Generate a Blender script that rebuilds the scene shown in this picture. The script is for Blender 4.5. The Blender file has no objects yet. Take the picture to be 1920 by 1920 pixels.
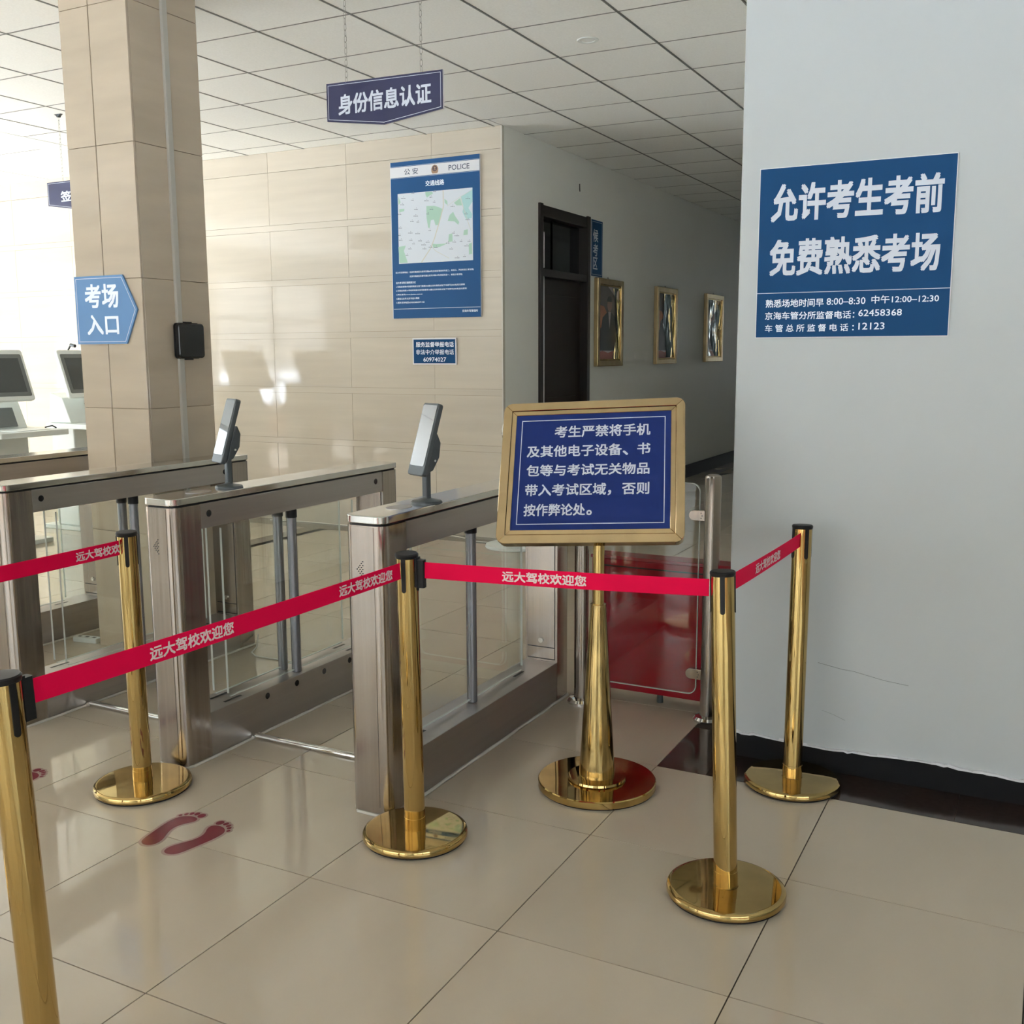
import bpy, bmesh, math, random
from mathutils import Vector, Matrix
random.seed(7)
S = bpy.context.scene
COL = S.collection
PI = math.pi
R = math.radians

# ------------------------------------------------------------------ camera
CAM = Vector((1.169, -2.154, 1.456))
YAW, PITCH, ROLL = R(-27.516), R(-8.688), R(0.238)
fw = Vector((math.sin(YAW)*math.cos(PITCH), math.cos(YAW)*math.cos(PITCH), math.sin(PITCH)))
rt = fw.cross(Vector((0, 0, 1))).normalized()
dn = fw.cross(rt)
rt, dn = rt*math.cos(ROLL)+dn*math.sin(ROLL), dn*math.cos(ROLL)-rt*math.sin(ROLL)
cd = bpy.data.cameras.new('camera')
cam = bpy.data.objects.new('camera', cd)
COL.objects.link(cam)
mw = Matrix((rt, -dn, -fw)).transposed().to_4x4()
mw.translation = CAM
cam.matrix_world = mw
cd.sensor_width = 36
cd.lens = 36*1940.9/1920
cd.clip_start = 0.05
cd.clip_end = 300
S.camera = cam

# ------------------------------------------------------------------ sky, daylight, exposure
W = bpy.data.worlds.new('sky')
S.world = W
W.use_nodes = True
nt = W.node_tree
nt.nodes.clear()
out = nt.nodes.new('ShaderNodeOutputWorld')
bg = nt.nodes.new('ShaderNodeBackground')
tc = nt.nodes.new('ShaderNodeTexCoord')
sx = nt.nodes.new('ShaderNodeSeparateXYZ')
rp = nt.nodes.new('ShaderNodeValToRGB')
rp.color_ramp.elements[0].position = 0.0
rp.color_ramp.elements[0].color = (1.0, 1.0, 1.0, 1)
rp.color_ramp.elements[1].position = 0.7
rp.color_ramp.elements[1].color = (0.62, 0.82, 1.0, 1)
nt.links.new(tc.outputs['Generated'], sx.inputs[0])
nt.links.new(sx.outputs['Z'], rp.inputs[0])
nt.links.new(rp.outputs[0], bg.inputs['Color'])
nt.links.new(bg.outputs[0], out.inputs[0])
bg.inputs['Strength'].default_value = 1.55

sl = bpy.data.lights.new('sun', 'SUN')
sl.energy = 54
sl.angle = R(1)
sl.color = (0.82, 0.91, 1.08)
so = bpy.data.objects.new('sun', sl)
so.rotation_euler = Vector((0.62, 0.44, -0.56)).to_track_quat('-Z', 'Y').to_euler()      # sun standing over the glazed side
COL.objects.link(so)

def portal(loc, rot, sx_, sy_):
    l = bpy.data.lights.new('window_portal', 'AREA')
    l.shape = 'RECTANGLE'
    l.size = sx_
    l.size_y = sy_
    l.cycles.is_portal = True
    o = bpy.data.objects.new('window_portal', l)
    o.location = loc
    o.rotation_euler = rot
    COL.objects.link(o)

YB = -12.0      # glazed front of the hall, behind the camera
XL = -10.5     # glazed end of the hall, far left
portal((-4.2, YB-0.1, 1.75), (R(90), 0, 0), 12.4, 2.7)     # light enters towards +Y
portal((6.15, -7.0, 1.75), (R(90), 0, R(90)), 8.0, 2.7)   # towards -X, through the added right-hand windows
portal((XL-0.1, -0.2, 1.7), (R(90), 0, R(-90)), 6.2, 2.3)   # light enters towards +X

S.view_settings.view_transform = 'Standard'
S.view_settings.look = 'None'
S.view_settings.gamma = 1
S.view_settings.use_curve_mapping = False
S.view_settings.exposure = 1.58
cy = S.cycles
cy.max_bounces = 10
cy.diffuse_bounces = 8
cy.glossy_bounces = 5
cy.transparent_max_bounces = 16
cy.caustics_reflective = False
cy.caustics_refractive = False
cy.sample_clamp_indirect = 6
cy.use_denoising = True
CEIL = 3.15

# ------------------------------------------------------------------ materials
def srgb(r, g, b):
    f = lambda c: ((c/255+0.055)/1.055)**2.4 if c/255 > 0.04045 else c/255/12.92
    return (f(r), f(g), f(b), 1)

MATS = {}
def mat(name, col, rough=0.5, metal=0.0, spec=0.5, var=0.0, vscale=(6, 6, 6), rvar=0.0, bump=0.0, bscale=None, coat=0.0, per_object=0.0, col2=None, detail=3):
    if name in MATS:
        return MATS[name]
    m = bpy.data.materials.new(name)
    m.use_nodes = True
    n = m.node_tree.nodes
    L = m.node_tree.links
    b = n['Principled BSDF']
    b.inputs['Base Color'].default_value = col
    b.inputs['Roughness'].default_value = rough
    b.inputs['Metallic'].default_value = metal
    b.inputs['Specular IOR Level'].default_value = spec
    b.inputs['Coat Weight'].default_value = coat
    if var or rvar or bump or per_object or col2:
        g = n.new('ShaderNodeNewGeometry')
        oi = n.new('ShaderNodeObjectInfo')
        add = n.new('ShaderNodeVectorMath')
        add.operation = 'MULTIPLY_ADD'
        cmb = n.new('ShaderNodeCombineXYZ')
        L.new(oi.outputs['Random'], cmb.inputs[0])
        L.new(oi.outputs['Random'], cmb.inputs[1])
        L.new(oi.outputs['Random'], cmb.inputs[2])
        L.new(cmb.outputs[0], add.inputs[0])
        add.inputs[1].default_value = (37, 53, 71) if per_object else (0, 0, 0)
        L.new(g.outputs['Position'], add.inputs[2])
        mp = n.new('ShaderNodeMapping')
        mp.inputs['Scale'].default_value = vscale
        L.new(add.outputs[0], mp.inputs[0])
        no = n.new('ShaderNodeTexNoise')
        no.inputs['Scale'].default_value = 1
        no.inputs['Detail'].default_value = detail
        L.new(mp.outputs[0], no.inputs['Vector'])
        if var or col2:
            r = n.new('ShaderNodeValToRGB')
            r.color_ramp.elements[0].position = 0.3
            r.color_ramp.elements[1].position = 0.7
            k0 = 1-var
            r.color_ramp.elements[0].color = (col[0]*k0, col[1]*k0, col[2]*k0, 1)
            c2 = col2 or tuple(min(1, c*(1+var)) for c in col[:3])+(1,)
            r.color_ramp.elements[1].color = c2
            L.new(no.outputs[0], r.inputs[0])
            last = r.outputs[0]
            if per_object:
                hv = n.new('ShaderNodeHueSaturation')
                ma = n.new('ShaderNodeMapRange')
                ma.inputs[3].default_value = 1-per_object
                ma.inputs[4].default_value = 1+per_object
                L.new(oi.outputs['Random'], ma.inputs[0])
                L.new(ma.outputs[0], hv.inputs['Value'])
                L.new(last, hv.inputs['Color'])
                last = hv.outputs[0]
            L.new(last, b.inputs['Base Color'])
        if rvar:
            ma = n.new('ShaderNodeMapRange')
            ma.inputs[1].default_value = 0.3
            ma.inputs[2].default_value = 0.7
            ma.inputs[3].default_value = max(0.0, rough-rvar)
            ma.inputs[4].default_value = rough+rvar
            L.new(no.outputs[0], ma.inputs[0])
            L.new(ma.outputs[0], b.inputs['Roughness'])
        if bump:
            bu = n.new('ShaderNodeBump')
            bu.inputs['Strength'].default_value = 1
            bu.inputs['Distance'].default_value = bump
            src = no
            if bscale:
                mp2 = n.new('ShaderNodeMapping')
                mp2.inputs['Scale'].default_value = bscale
                L.new(g.outputs['Position'], mp2.inputs[0])
                src = n.new('ShaderNodeTexNoise')
                src.inputs['Scale'].default_value = 1
                L.new(mp2.outputs[0], src.inputs['Vector'])
            L.new(src.outputs[0], bu.inputs['Height'])
            L.new(bu.outputs[0], b.inputs['Normal'])
    MATS[name] = m
    return m

def glass_mat(name, tint, facing=0.06, alpha=0.0):
    m = bpy.data.materials.new(name)
    m.use_nodes = True
    n = m.node_tree.nodes
    L = m.node_tree.links
    n.clear()
    o = n.new('ShaderNodeOutputMaterial')
    t = n.new('ShaderNodeBsdfTransparent')
    t.inputs[0].default_value = tint
    g = n.new('ShaderNodeBsdfGlossy')
    g.inputs['Roughness'].default_value = 0.0
    f = n.new('ShaderNodeFresnel')
    gm = n.new('ShaderNodeNewGeometry')
    ma = n.new('ShaderNodeMapRange')
    ma.inputs[3].default_value = 1.45
    ma.inputs[4].default_value = 1/1.45
    L.new(gm.outputs['Backfacing'], ma.inputs[0])
    L.new(ma.outputs[0], f.inputs[0])
    mx = n.new('ShaderNodeMixShader')
    L.new(f.outputs[0], mx.inputs[0])
    L.new(t.outputs[0], mx.inputs[1])
    L.new(g.outputs[0], mx.inputs[2])
    L.new(mx.outputs[0], o.inputs[0])
    MATS[name] = m
    return m

M_floor = mat('polished_floor_tile', (0.49, 0.415, 0.32, 1), rough=0.06, spec=0.6, var=0.05, vscale=(3, 1.2, 3), per_object=0.02, rvar=0.02)
M_grout = mat('dark_floor_joint', (0.045, 0.03, 0.02, 1), rough=0.8)
M_granite = mat('dark_brown_granite', (0.028, 0.017, 0.014, 1), rough=0.12, var=0.4, vscale=(60, 60, 60))
M_border = mat('brown_floor_border', (0.13, 0.105, 0.075, 1), rough=0.1, var=0.5, vscale=(14, 14, 14))
M_marble = mat('cream_wall_tile', (0.555, 0.495, 0.405, 1), rough=0.06, spec=0.5, var=0.05, vscale=(1.2, 1.2, 14), per_object=0.015, bump=0.0006, bscale=(2, 2, 2))
M_coltile = mat('beige_column_tile', (0.48, 0.40, 0.305, 1), rough=0.07, spec=0.5, var=0.06, vscale=(1.5, 1.5, 10), per_object=0.03)
M_joint = mat('tan_wall_joint', (0.24, 0.19, 0.12, 1), rough=0.8)
M_white = mat('white_wall_paint', (0.485, 0.51, 0.515, 1), rough=0.55, spec=0.3, var=0.02, vscale=(0.8, 0.8, 0.8), bump=0.0015, bscale=(3, 3, 3))
M_corrlift = mat('lifted_corridor_paint', (0.80, 0.81, 0.77, 1), rough=0.5, spec=0.3, var=0.02, vscale=(1, 1, 1), bump=0.001, bscale=(4, 4, 4))  # same paint as the white wall, made paler to lift the dim corridor
M_ceil = mat('white_ceiling_tile', (0.88, 0.89, 0.87, 1), rough=0.85, spec=0.2, var=0.03, vscale=(90, 90, 90), per_object=0.01)
M_gyp = mat('smooth_ceiling_board', (0.83, 0.85, 0.84, 1), rough=0.8, spec=0.2)
M_tbar = mat('ceiling_grid_metal', (0.20, 0.205, 0.20, 1), rough=0.5)
M_black = mat('black_plastic', (0.009, 0.009, 0.010, 1), rough=0.4, spec=0.25)
M_blackgl = mat('black_gloss', (0.008, 0.008, 0.01, 1), rough=0.08)
M_bb = mat('black_baseboard_tile', (0.008, 0.008, 0.009, 1), rough=0.55, spec=0.15)
M_gold = mat('polished_brass', (0.51, 0.355, 0.135, 1), rough=0.04, metal=1, var=0.14, vscale=(9, 9, 2), rvar=0.04)
M_gold2 = mat('worn_brass', (0.46, 0.33, 0.135, 1), rough=0.12, metal=1, var=0.45, vscale=(60, 60, 9), rvar=0.08, detail=5)
M_goldf = mat('satin_gold_frame', (0.60, 0.45, 0.25, 1), rough=0.10, metal=1, var=0.12, vscale=(8, 8, 8), rvar=0.05, bump=0.004, bscale=(5, 5, 5))
M_steel = mat('brushed_steel', (0.385, 0.34, 0.30, 1), rough=0.20, metal=1, var=0.10, vscale=(60, 60, 1.2), rvar=0.05)
M_steelh = mat('brushed_steel_panel', (0.42, 0.395, 0.38, 1), rough=0.33, metal=1, var=0.06, vscale=(3, 1.0, 40), rvar=0.04)
M_lid = mat('polished_steel_lid', (0.58, 0.57, 0.54, 1), rough=0.13, metal=1, var=0.04, vscale=(4, 4, 4))
M_chrome = mat('bright_steel_edge', (0.75, 0.74, 0.72, 1), rough=0.08, metal=1)
M_tube = mat('grey_lacquered_tube', (0.26, 0.27, 0.30, 1), rough=0.25, metal=0.7)
M_reader = mat('dark_grey_device', (0.075, 0.085, 0.09, 1), rough=0.35, metal=0.4)
M_screen = mat('glossy_screen', (0.01, 0.012, 0.015, 1), rough=0.03, spec=1.0, coat=1.0)
M_kscreen = mat('dim_kiosk_screen', (0.055, 0.065, 0.065, 1), rough=0.2)
M_kbez = mat('kiosk_grey_bezel', (0.13, 0.145, 0.145, 1), rough=0.3)
M_kiosk = mat('white_kiosk_plastic', (0.66, 0.70, 0.68, 1), rough=0.3)
M_red = mat('red_gloss_panel', (0.27, 0.005, 0.014, 1), rough=0.12, spec=0.35)
M_redtop = mat('red_panel_top', (0.28, 0.03, 0.04, 1), rough=0.15)
M_belt = mat('crimson_belt_fabric', (0.74, 0.003, 0.058, 1), rough=0.6, spec=0.08, bump=0.0002, bscale=(500, 500, 500))
M_beltw = mat('white_belt_print', (0.78, 0.62, 0.62, 1), rough=0.6)
M_blue = mat('blue_sign_face', (0.006, 0.058, 0.165, 1), rough=0.5, spec=0.12)
M_blue2 = mat('poster_blue', (0.018, 0.085, 0.225, 1), rough=0.5, spec=0.15)
M_blue3 = mat('light_blue_sign_face', (0.11, 0.24, 0.46, 1), rough=0.35, spec=0.3)
M_navy = mat('navy_sign_face', (0.034, 0.036, 0.088, 1), rough=0.35, spec=0.3)
M_boardblue = mat('notice_blue', (0.010, 0.026, 0.15, 1), rough=0.4, spec=0.2)
M_let = mat('white_lettering', (0.58, 0.62, 0.70, 1), rough=0.5)
M_letb = mat('bright_lettering', (0.80, 0.86, 0.95, 1), rough=0.5)
M_letd = mat('dark_lettering', (0.02, 0.04, 0.08, 1), rough=0.5)
M_edge = mat('white_sign_edge', (0.68, 0.68, 0.70, 1), rough=0.5)
M_paper = mat('map_paper', (0.60, 0.64, 0.69, 1), rough=0.5)
M_mgreen = mat('map_green', (0.36, 0.55, 0.44, 1), rough=0.5)
M_mblue = mat('map_water', (0.36, 0.58, 0.58, 1), rough=0.5)
M_mroad = mat('map_road', (0.55, 0.52, 0.42, 1), rough=0.5)
M_mlab = mat('map_labels', (0.16, 0.18, 0.22, 1), rough=0.5)
M_door = mat('dark_brown_door', (0.018, 0.008, 0.006, 1), rough=0.3, var=0.2, vscale=(30, 30, 2))
M_doorf = mat('dark_door_frame', (0.016, 0.010, 0.008, 1), rough=0.35)
M_caulk = mat('white_sealant', (0.55, 0.52, 0.46, 1), rough=0.7, bump=0.002, bscale=(90, 90, 90))
M_wplast = mat('white_plastic', (0.72, 0.75, 0.73, 1), rough=0.35)
M_cable = mat('white_cable', (0.62, 0.60, 0.54, 1), rough=0.5)
M_conduit = mat('grey_white_conduit', (0.45, 0.43, 0.38, 1), rough=0.5)
M_stickr = mat('dark_red_vinyl', (0.165, 0.02, 0.03, 1), rough=0.22)
M_stickc = mat('pale_vinyl_margin', (0.36, 0.25, 0.22, 1), rough=0.2)
M_frame = mat('window_frame_grey', (0.35, 0.36, 0.36, 1), rough=0.4)
M_pink = mat('salmon_sill_wall', (0.62, 0.36, 0.27, 1), rough=0.5)
M_out = mat('pavement', (0.55, 0.53, 0.50, 1), rough=0.9)
M_suit = mat('picture_dark_suit', (0.035, 0.042, 0.05, 1), rough=0.4)
M_skin = mat('picture_skin', (0.40, 0.26, 0.20, 1), rough=0.4)
M_pbg = mat('picture_backdrop', (0.13, 0.115, 0.11, 1), rough=0.4)
M_por = mat('picture_orange', (0.50, 0.20, 0.10, 1), rough=0.4)
M_pwh = mat('picture_pale', (0.55, 0.50, 0.50, 1), rough=0.4)
M_prd = mat('picture_red', (0.42, 0.14, 0.11, 1), rough=0.4)
M_wavy = mat('wavy_plastic_film', (0.13, 0.18, 0.20, 1), rough=0.05, metal=0.7, bump=0.03, bscale=(6, 7, 3))
M_badge = mat('badge_gold', (0.33, 0.20, 0.12, 1), rough=0.5)
M_badge2 = mat('badge_dark', (0.06, 0.035, 0.05, 1), rough=0.5)
G_clear = glass_mat('clear_glass', (0.965, 0.975, 0.96, 1))
G_win = glass_mat('window_glass', (0.96, 0.98, 0.98, 1))
G_edge = mat('glass_edge', (0.62, 0.66, 0.62, 1), rough=0.15)
G_edged = mat('dark_glass_edge', (0.22, 0.24, 0.22, 1), rough=0.15)

# ------------------------------------------------------------------ mesh helpers
def nb():
    return bmesh.new()

def box(bm, x0, x1, y0, y1, z0, z1, mi=0):
    v = [bm.verts.new((x, y, z)) for z in (z0, z1) for y in (y0, y1) for x in (x0, x1)]
    for f in ((0, 2, 3, 1), (4, 5, 7, 6), (0, 1, 5, 4), (2, 6, 7, 3), (0, 4, 6, 2), (1, 3, 7, 5)):
        bm.faces.new([v[i] for i in f]).material_index = mi
    return bm

def prism(bm, pts, a, b, axis='z', mi=0, smooth=False):
    """closed outline pts (2-D) extruded from a to b along an axis; outline is (x,y), (x,z) or (y,z)"""
    def P(p, t):
        return {'z': (p[0], p[1], t), 'y': (p[0], t, p[1]), 'x': (t, p[0], p[1])}[axis]
    lo = [bm.verts.new(P(p, a)) for p in pts]
    hi = [bm.verts.new(P(p, b)) for p in pts]
    n = len(pts)
    fs = [bm.faces.new(lo[::-1]), bm.faces.new(hi)]
    for i in range(n):
        f = bm.faces.new((lo[i], lo[(i+1) % n], hi[(i+1) % n], hi[i]))
        f.smooth = smooth
        fs.append(f)
    for f in fs:
        f.material_index = mi
    return bm

def lathe(bm, prof, n=48, cx=0, cyy=0, mi=0):
    """profile (r, z) turned about the vertical through (cx, cyy)"""
    rings = []
    for r, z in prof:
        if r < 1e-6:
            rings.append([bm.verts.new((cx, cyy, z))])
        else:
            rings.append([bm.verts.new((cx+r*math.cos(2*PI*i/n), cyy+r*math.sin(2*PI*i/n), z)) for i in range(n)])
    for k in range(len(rings)-1):
        a, b = rings[k], rings[k+1]
        for i in range(n):
            j = (i+1) % n
            if len(a) == 1 and len(b) == 1:
                continue
            if len(a) == 1:
                f = bm.faces.new((a[0], b[j], b[i]))
            elif len(b) == 1:
                f = bm.faces.new((a[i], a[j], b[0]))
            else:
                f = bm.faces.new((a[i], a[j], b[j], b[i]))
            f.smooth = True
            f.material_index = mi
    return bm

def rrect(x0, x1, y0, y1, r, n=6, corners=(1, 1, 1, 1)):
    """rounded rectangle outline, counter-clockwise; corners: (x0y0, x1y0, x1y1, x0y1)"""
    pts = []
    for (cx, cyy, a0), on in zip(((x0, y0, 180), (x1, y0, 270), (x1, y1, 0), (x0, y1, 90)), corners):
        rr = r if on else 0
        ox = cx + (rr if cx == x0 else -rr)
        oy = cyy + (rr if cyy == y0 else -rr)
        if rr == 0:
            pts.append((cx, cyy))
        else:
            for i in range(n+1):
                a = R(a0+90*i/n)
                pts.append((ox+rr*math.cos(a), oy+rr*math.sin(a)))
    return pts

def circle(cx, cyy, r, n=20):
    return [(cx+r*math.cos(2*PI*i/n), cyy+r*math.sin(2*PI*i/n)) for i in range(n)]

def tube(bm, pts, r, n=10, mi=0, closed=False):
    pts = [Vector(p) for p in pts]
    rings = []
    m = len(pts)
    up = Vector((0, 0, 1))
    for i, p in enumerate(pts):
        if closed:
            d = pts[(i+1) % m]-pts[i-1]
        else:
            d = pts[min(i+1, m-1)]-pts[max(i-1, 0)]
        d.normalize()
        a = d.cross(up)
        if a.length < 1e-3:
            a = d.cross(Vector((1, 0, 0)))
        a.normalize()
        b = d.cross(a)
        rings.append([bm.verts.new(p+(a*math.cos(2*PI*k/n)+b*math.sin(2*PI*k/n))*r) for k in range(n)])
    for i in range(m if closed else m-1):
        A, B = rings[i], rings[(i+1) % m]
        for k in range(n):
            f = bm.faces.new((A[k], A[(k+1) % n], B[(k+1) % n], B[k]))
            f.smooth = True
            f.material_index = mi
    if not closed:
        bm.faces.new(rings[0]).material_index = mi
        bm.faces.new(rings[-1][::-1]).material_index = mi
    return bm

def fin(name, bm, mats, parent=None, bevel=0, loc=None, rot=None, seg=2):
    bmesh.ops.recalc_face_normals(bm, faces=bm.faces[:])
    smooth = any(f.smooth for f in bm.faces)
    if smooth:
        for e in bm.edges:
            if len(e.link_faces) == 2 and e.calc_face_angle(0) > R(32):
                e.smooth = False
    me = bpy.data.meshes.new(name)
    bm.to_mesh(me)
    bm.free()
    for m in (mats if isinstance(mats, (list, tuple)) else [mats]):
        me.materials.append(m)
    o = bpy.data.objects.new(name, me)
    COL.objects.link(o)
    if parent:
        o.parent = parent
    if loc:
        o.location = loc
    if rot:
        o.rotation_euler = rot
    if bevel:
        md = o.modifiers.new('edge', 'BEVEL')
        md.width = bevel
        md.segments = seg
        md.limit_method = 'ANGLE'
        md.angle_limit = R(50)
        md.harden_normals = False
    if smooth:
        wn = o.modifiers.new('flat faces', 'WEIGHTED_NORMAL')
        wn.keep_sharp = True
        wn.weight = 80
    return o

def thing(name, label, cat, loc=(0, 0, 0), rotz=0, group=None):
    o = bpy.data.objects.new(name, None)
    COL.objects.link(o)
    o.location = loc
    o.rotation_euler = (0, 0, rotz)
    o.empty_display_size = 0.1
    o['label'] = label
    o['category'] = cat
    if group:
        o['group'] = group
    return o

def tag(o, label, cat, group=None):
    o['label'] = label
    o['category'] = cat
    if group:
        o['group'] = group
    return o

def struct(o, label=None):
    o['kind'] = 'structure'
    if label:
        o['label'] = label
    return o

def sempty(name):
    o = bpy.data.objects.new(name, None)
    COL.objects.link(o)
    o['kind'] = 'structure'
    return o

def shared(name, me, parent, loc, kind=None):
    o = bpy.data.objects.new(name, me)
    COL.objects.link(o)
    o.parent = parent
    o.location = loc
    if kind:
        o['kind'] = kind
    return o

def in_view(p, m=0.12):
    c = Vector(p)-CAM
    d = c.dot(fw)
    if d < 0.1:
        return False
    u = c.dot(rt)/d*1940.9/1920
    v = c.dot(dn)/d*1940.9/1920
    return abs(u) < 0.5+m and abs(v) < 0.5+m

# ------------------------------------------------------------------ lettering
_glyph = {}
def glyphs(s, bold=0.018):
    k = (s, bold)
    if k in _glyph:
        return _glyph[k]
    c = bpy.data.curves.new('lettering', 'FONT')
    c.body = s
    c.size = 1
    c.resolution_u = 2
    c.fill_mode = 'BOTH'
    o = bpy.data.objects.new('lettering', c)
    COL.objects.link(o)
    dg = bpy.context.evaluated_depsgraph_get()
    me = bpy.data.meshes.new_from_object(o.evaluated_get(dg))
    vs = [v.co.copy() for v in me.vertices]
    fs = [tuple(p.vertices) for p in me.polygons]
    bpy.data.objects.remove(o)
    bpy.data.curves.remove(c)
    bpy.data.meshes.remove(me)
    xs = [v.x for v in vs]
    ys = [v.y for v in vs]
    x0, x1, y0, y1 = min(xs), max(xs), min(ys), max(ys)
    # heavier strokes: the outline repeated with small shifts
    sh = [(0, 0)]+([(bold*math.cos(a), bold*math.sin(a)) for a in [PI/4+PI*k/2 for k in range(4)]] if bold else [])
    nv = len(vs)
    uv = [((v.x-x0+dx)/(x1-x0), (v.y-y0+dy)/(y1-y0), k*7e-5) for k, (dx, dy) in enumerate(sh) for v in vs]
    fs = [tuple(i+k*nv for i in f) for k in range(len(sh)) for f in fs]
    _glyph[k] = (uv, fs)
    return _glyph[k]

def write(parent, s, bbox, O, U, V, off, m, bold=0.018, name='lettering', slant=0):
    """flat lettering filling bbox (u0,u1,v0,v1) of the plane O+uU+vV, lifted off along the normal"""
    uv, fs = glyphs(s, bold)
    U = Vector(U)
    V = Vector(V)
    N = U.cross(V).normalized()
    O = Vector(O)+N*off
    u0, u1, v0, v1 = bbox
    me = bpy.data.meshes.new(name)
    me.from_pydata([tuple(O+U*(u0+(u1-u0)*a)+V*(v0+(v1-v0)*b+slant*a)+N*h) for a, b, h in uv], [], fs)
    me.materials.append(m)
    o = bpy.data.objects.new(name, me)
    COL.objects.link(o)
    o.parent = parent
    return o

def flat(parent, name, polys, O, U, V, off, th, m, kind=None):
    """flat pieces cut to outlines in plane coordinates, th thick"""
    U = Vector(U)
    V = Vector(V)
    N = U.cross(V).normalized()
    bm = nb()
    for pts in polys:
        lo = [bm.verts.new(Vector(O)+U*a+V*b+N*off) for a, b in pts]
        hi = [bm.verts.new(Vector(O)+U*a+V*b+N*(off+th)) for a, b in pts]
        n = len(pts)
        bm.faces.new(lo[::-1])
        bm.faces.new(hi)
        for i in range(n):
            bm.faces.new((lo[i], lo[(i+1) % n], hi[(i+1) % n], hi[i]))
    o = fin(name, bm, m, parent)
    if kind:
        o['kind'] = kind
    return o

def R4(a, b, c, d):
    return [(a, c), (b, c), (b, d), (a, d)]

def border(parent, outline, inset, w, O, U, V, off, m, name='border_line'):
    """thin printed line running round inside a convex outline"""
    def shrink(pts, d):
        n = len(pts)
        res = []
        for i in range(n):
            p0, p1, p2 = Vector(pts[i-1]), Vector(pts[i]), Vector(pts[(i+1) % n])
            e1 = (p1-p0).normalized()
            e2 = (p2-p1).normalized()
            n1 = Vector((-e1.y, e1.x))
            n2 = Vector((-e2.y, e2.x))
            bis = (n1+n2)
            bis /= max(1e-6, bis.dot(n1))
            res.append(p1+bis*d)
        return res
    a = shrink(outline, inset)
    b = shrink(outline, inset+w)
    n = len(a)
    return flat(parent, name, [[tuple(a[i]), tuple(a[(i+1) % n]), tuple(b[(i+1) % n]), tuple(b[i])] for i in range(n)], O, U, V, off, 0.0003, m)

# ================================================================== THE SETTING
# ---- floor: a bed of dark jointing with polished tiles laid on it
XR = 6.0
YE = 24.0
CX0, CX1 = -2.63, 0.18            # corridor
bm = nb()
box(bm, XL, XR, YB, YE, -0.1, -0.0035)
floor = struct(fin('floor', bm, M_grout))
T = 0.6
J = 0.0017
rects = []
i0, i1 = int(math.floor(XL/T)), int(math.ceil(XR/T))
for i in range(i0, i1):
    for j in range(int(YB/T)-1, 40):
        x0, x1, y0, y1 = i*T, (i+1)*T, j*T, (j+1)*T
        if y0 < YB or x0 < XL or x1 > XR:
            continue
        pieces = []
        if y1 > 4.76 and x0 < CX0-0.01 and (j < 8 or x1 < CX0):                # stops at the border along the tiled wall
            if y0 >= 4.76:
                continue
            y1 = 4.76
        if x0 >= 0:
            if y0 >= 1.19:
                if y0 < 1.3:
                    continue
                if x0 < 0.1 and y0 > 1.6:
                    x1 = CX1
                else:
                    continue
        if x0 >= -0.01 and y0 > 1.6 and y0 < 1.9:
            y0 = 1.8
        if j >= 8 and x0 < CX0-0.01:
            if x1 < CX0:
                continue
            x0 = CX0
        if -4.8 < x0 < -4.1 and 3.5 < y0 < 4.7:        # brown strip let into the floor
            pieces = [(x0, -4.43, y0, y1), (-4.27, x1, y0, y1)]
        else:
            pieces = [(x0, x1, y0, y1)]
        rects += [p for p in pieces if p[1]-p[0] > 0.01]
_tm = {}
def lay(parent, name, rects, zt, th, m, lim, gap, up=True):
    vis, rest = [], []
    for r in rects:
        c = ((r[0]+r[1])/2, (r[2]+r[3])/2, zt)
        (vis if in_view(c) or any(in_view((a, b, zt), 0) for a in r[:2] for b in r[2:]) else rest).append((math.dist(c, CAM), r))
    vis.sort()
    rest += vis[lim:]
    for d, r in vis[:lim]:
        w, h = round(r[1]-r[0]-2*gap, 4), round(r[3]-r[2]-2*gap, 4)
        k = (name, w, h)
        if k not in _tm:
            b2 = nb()
            box(b2, -w/2, w/2, -h/2, h/2, -th if up else 0, 0 if up else th)
            me = bpy.data.meshes.new(name)
            bmesh.ops.recalc_face_normals(b2, faces=b2.faces[:])
            b2.to_mesh(me)
            b2.free()
            me.materials.append(m)
            _tm[k] = me
        shared(name, _tm[k], parent, ((r[0]+r[1])/2, (r[2]+r[3])/2, zt))
    if rest:
        b2 = nb()
        for d, r in rest:
            box(b2, r[0]+gap, r[1]-gap, r[2]+gap, r[3]-gap, zt-th if up else zt, zt if up else zt+th)
        o = fin(name+'_field', b2, m, parent)
        o['kind'] = 'stuff'
lay(floor, 'floor_tile', rects, 0.0, 0.0032, M_floor, 285, J)
# dark granite edging in front of the white wall, one slab per 0.8 m, with a short return at the corner
slabs = [(-0.0, CX1, 1.2, 1.635)]
x = CX1
while x < XR:
    slabs.append((x, min(x+0.8, XR), 1.2, 1.44))
    x += 0.8
for s in slabs:
    bm = nb()
    box(bm, s[0]+0.001, s[1]-0.001, s[2]+0.001, s[3], -0.0032, 0.0002)
    fin('granite_slab', bm, M_granite, floor)
x = CX0
while x > XL:
    bm = nb()
    box(bm, max(x-0.8, XL)+0.001, x-0.001, 4.761, 5.0, -0.0032, 0.0002)
    fin('border_slab', bm, M_border, floor)
    x -= 0.8
for y0 in (3.6, 4.18):
    bm = nb()
    box(bm, -4.429, -4.271, y0, y0+0.578, -0.0032, 0.0002)
    fin('border_slab', bm, M_border, floor)

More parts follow.
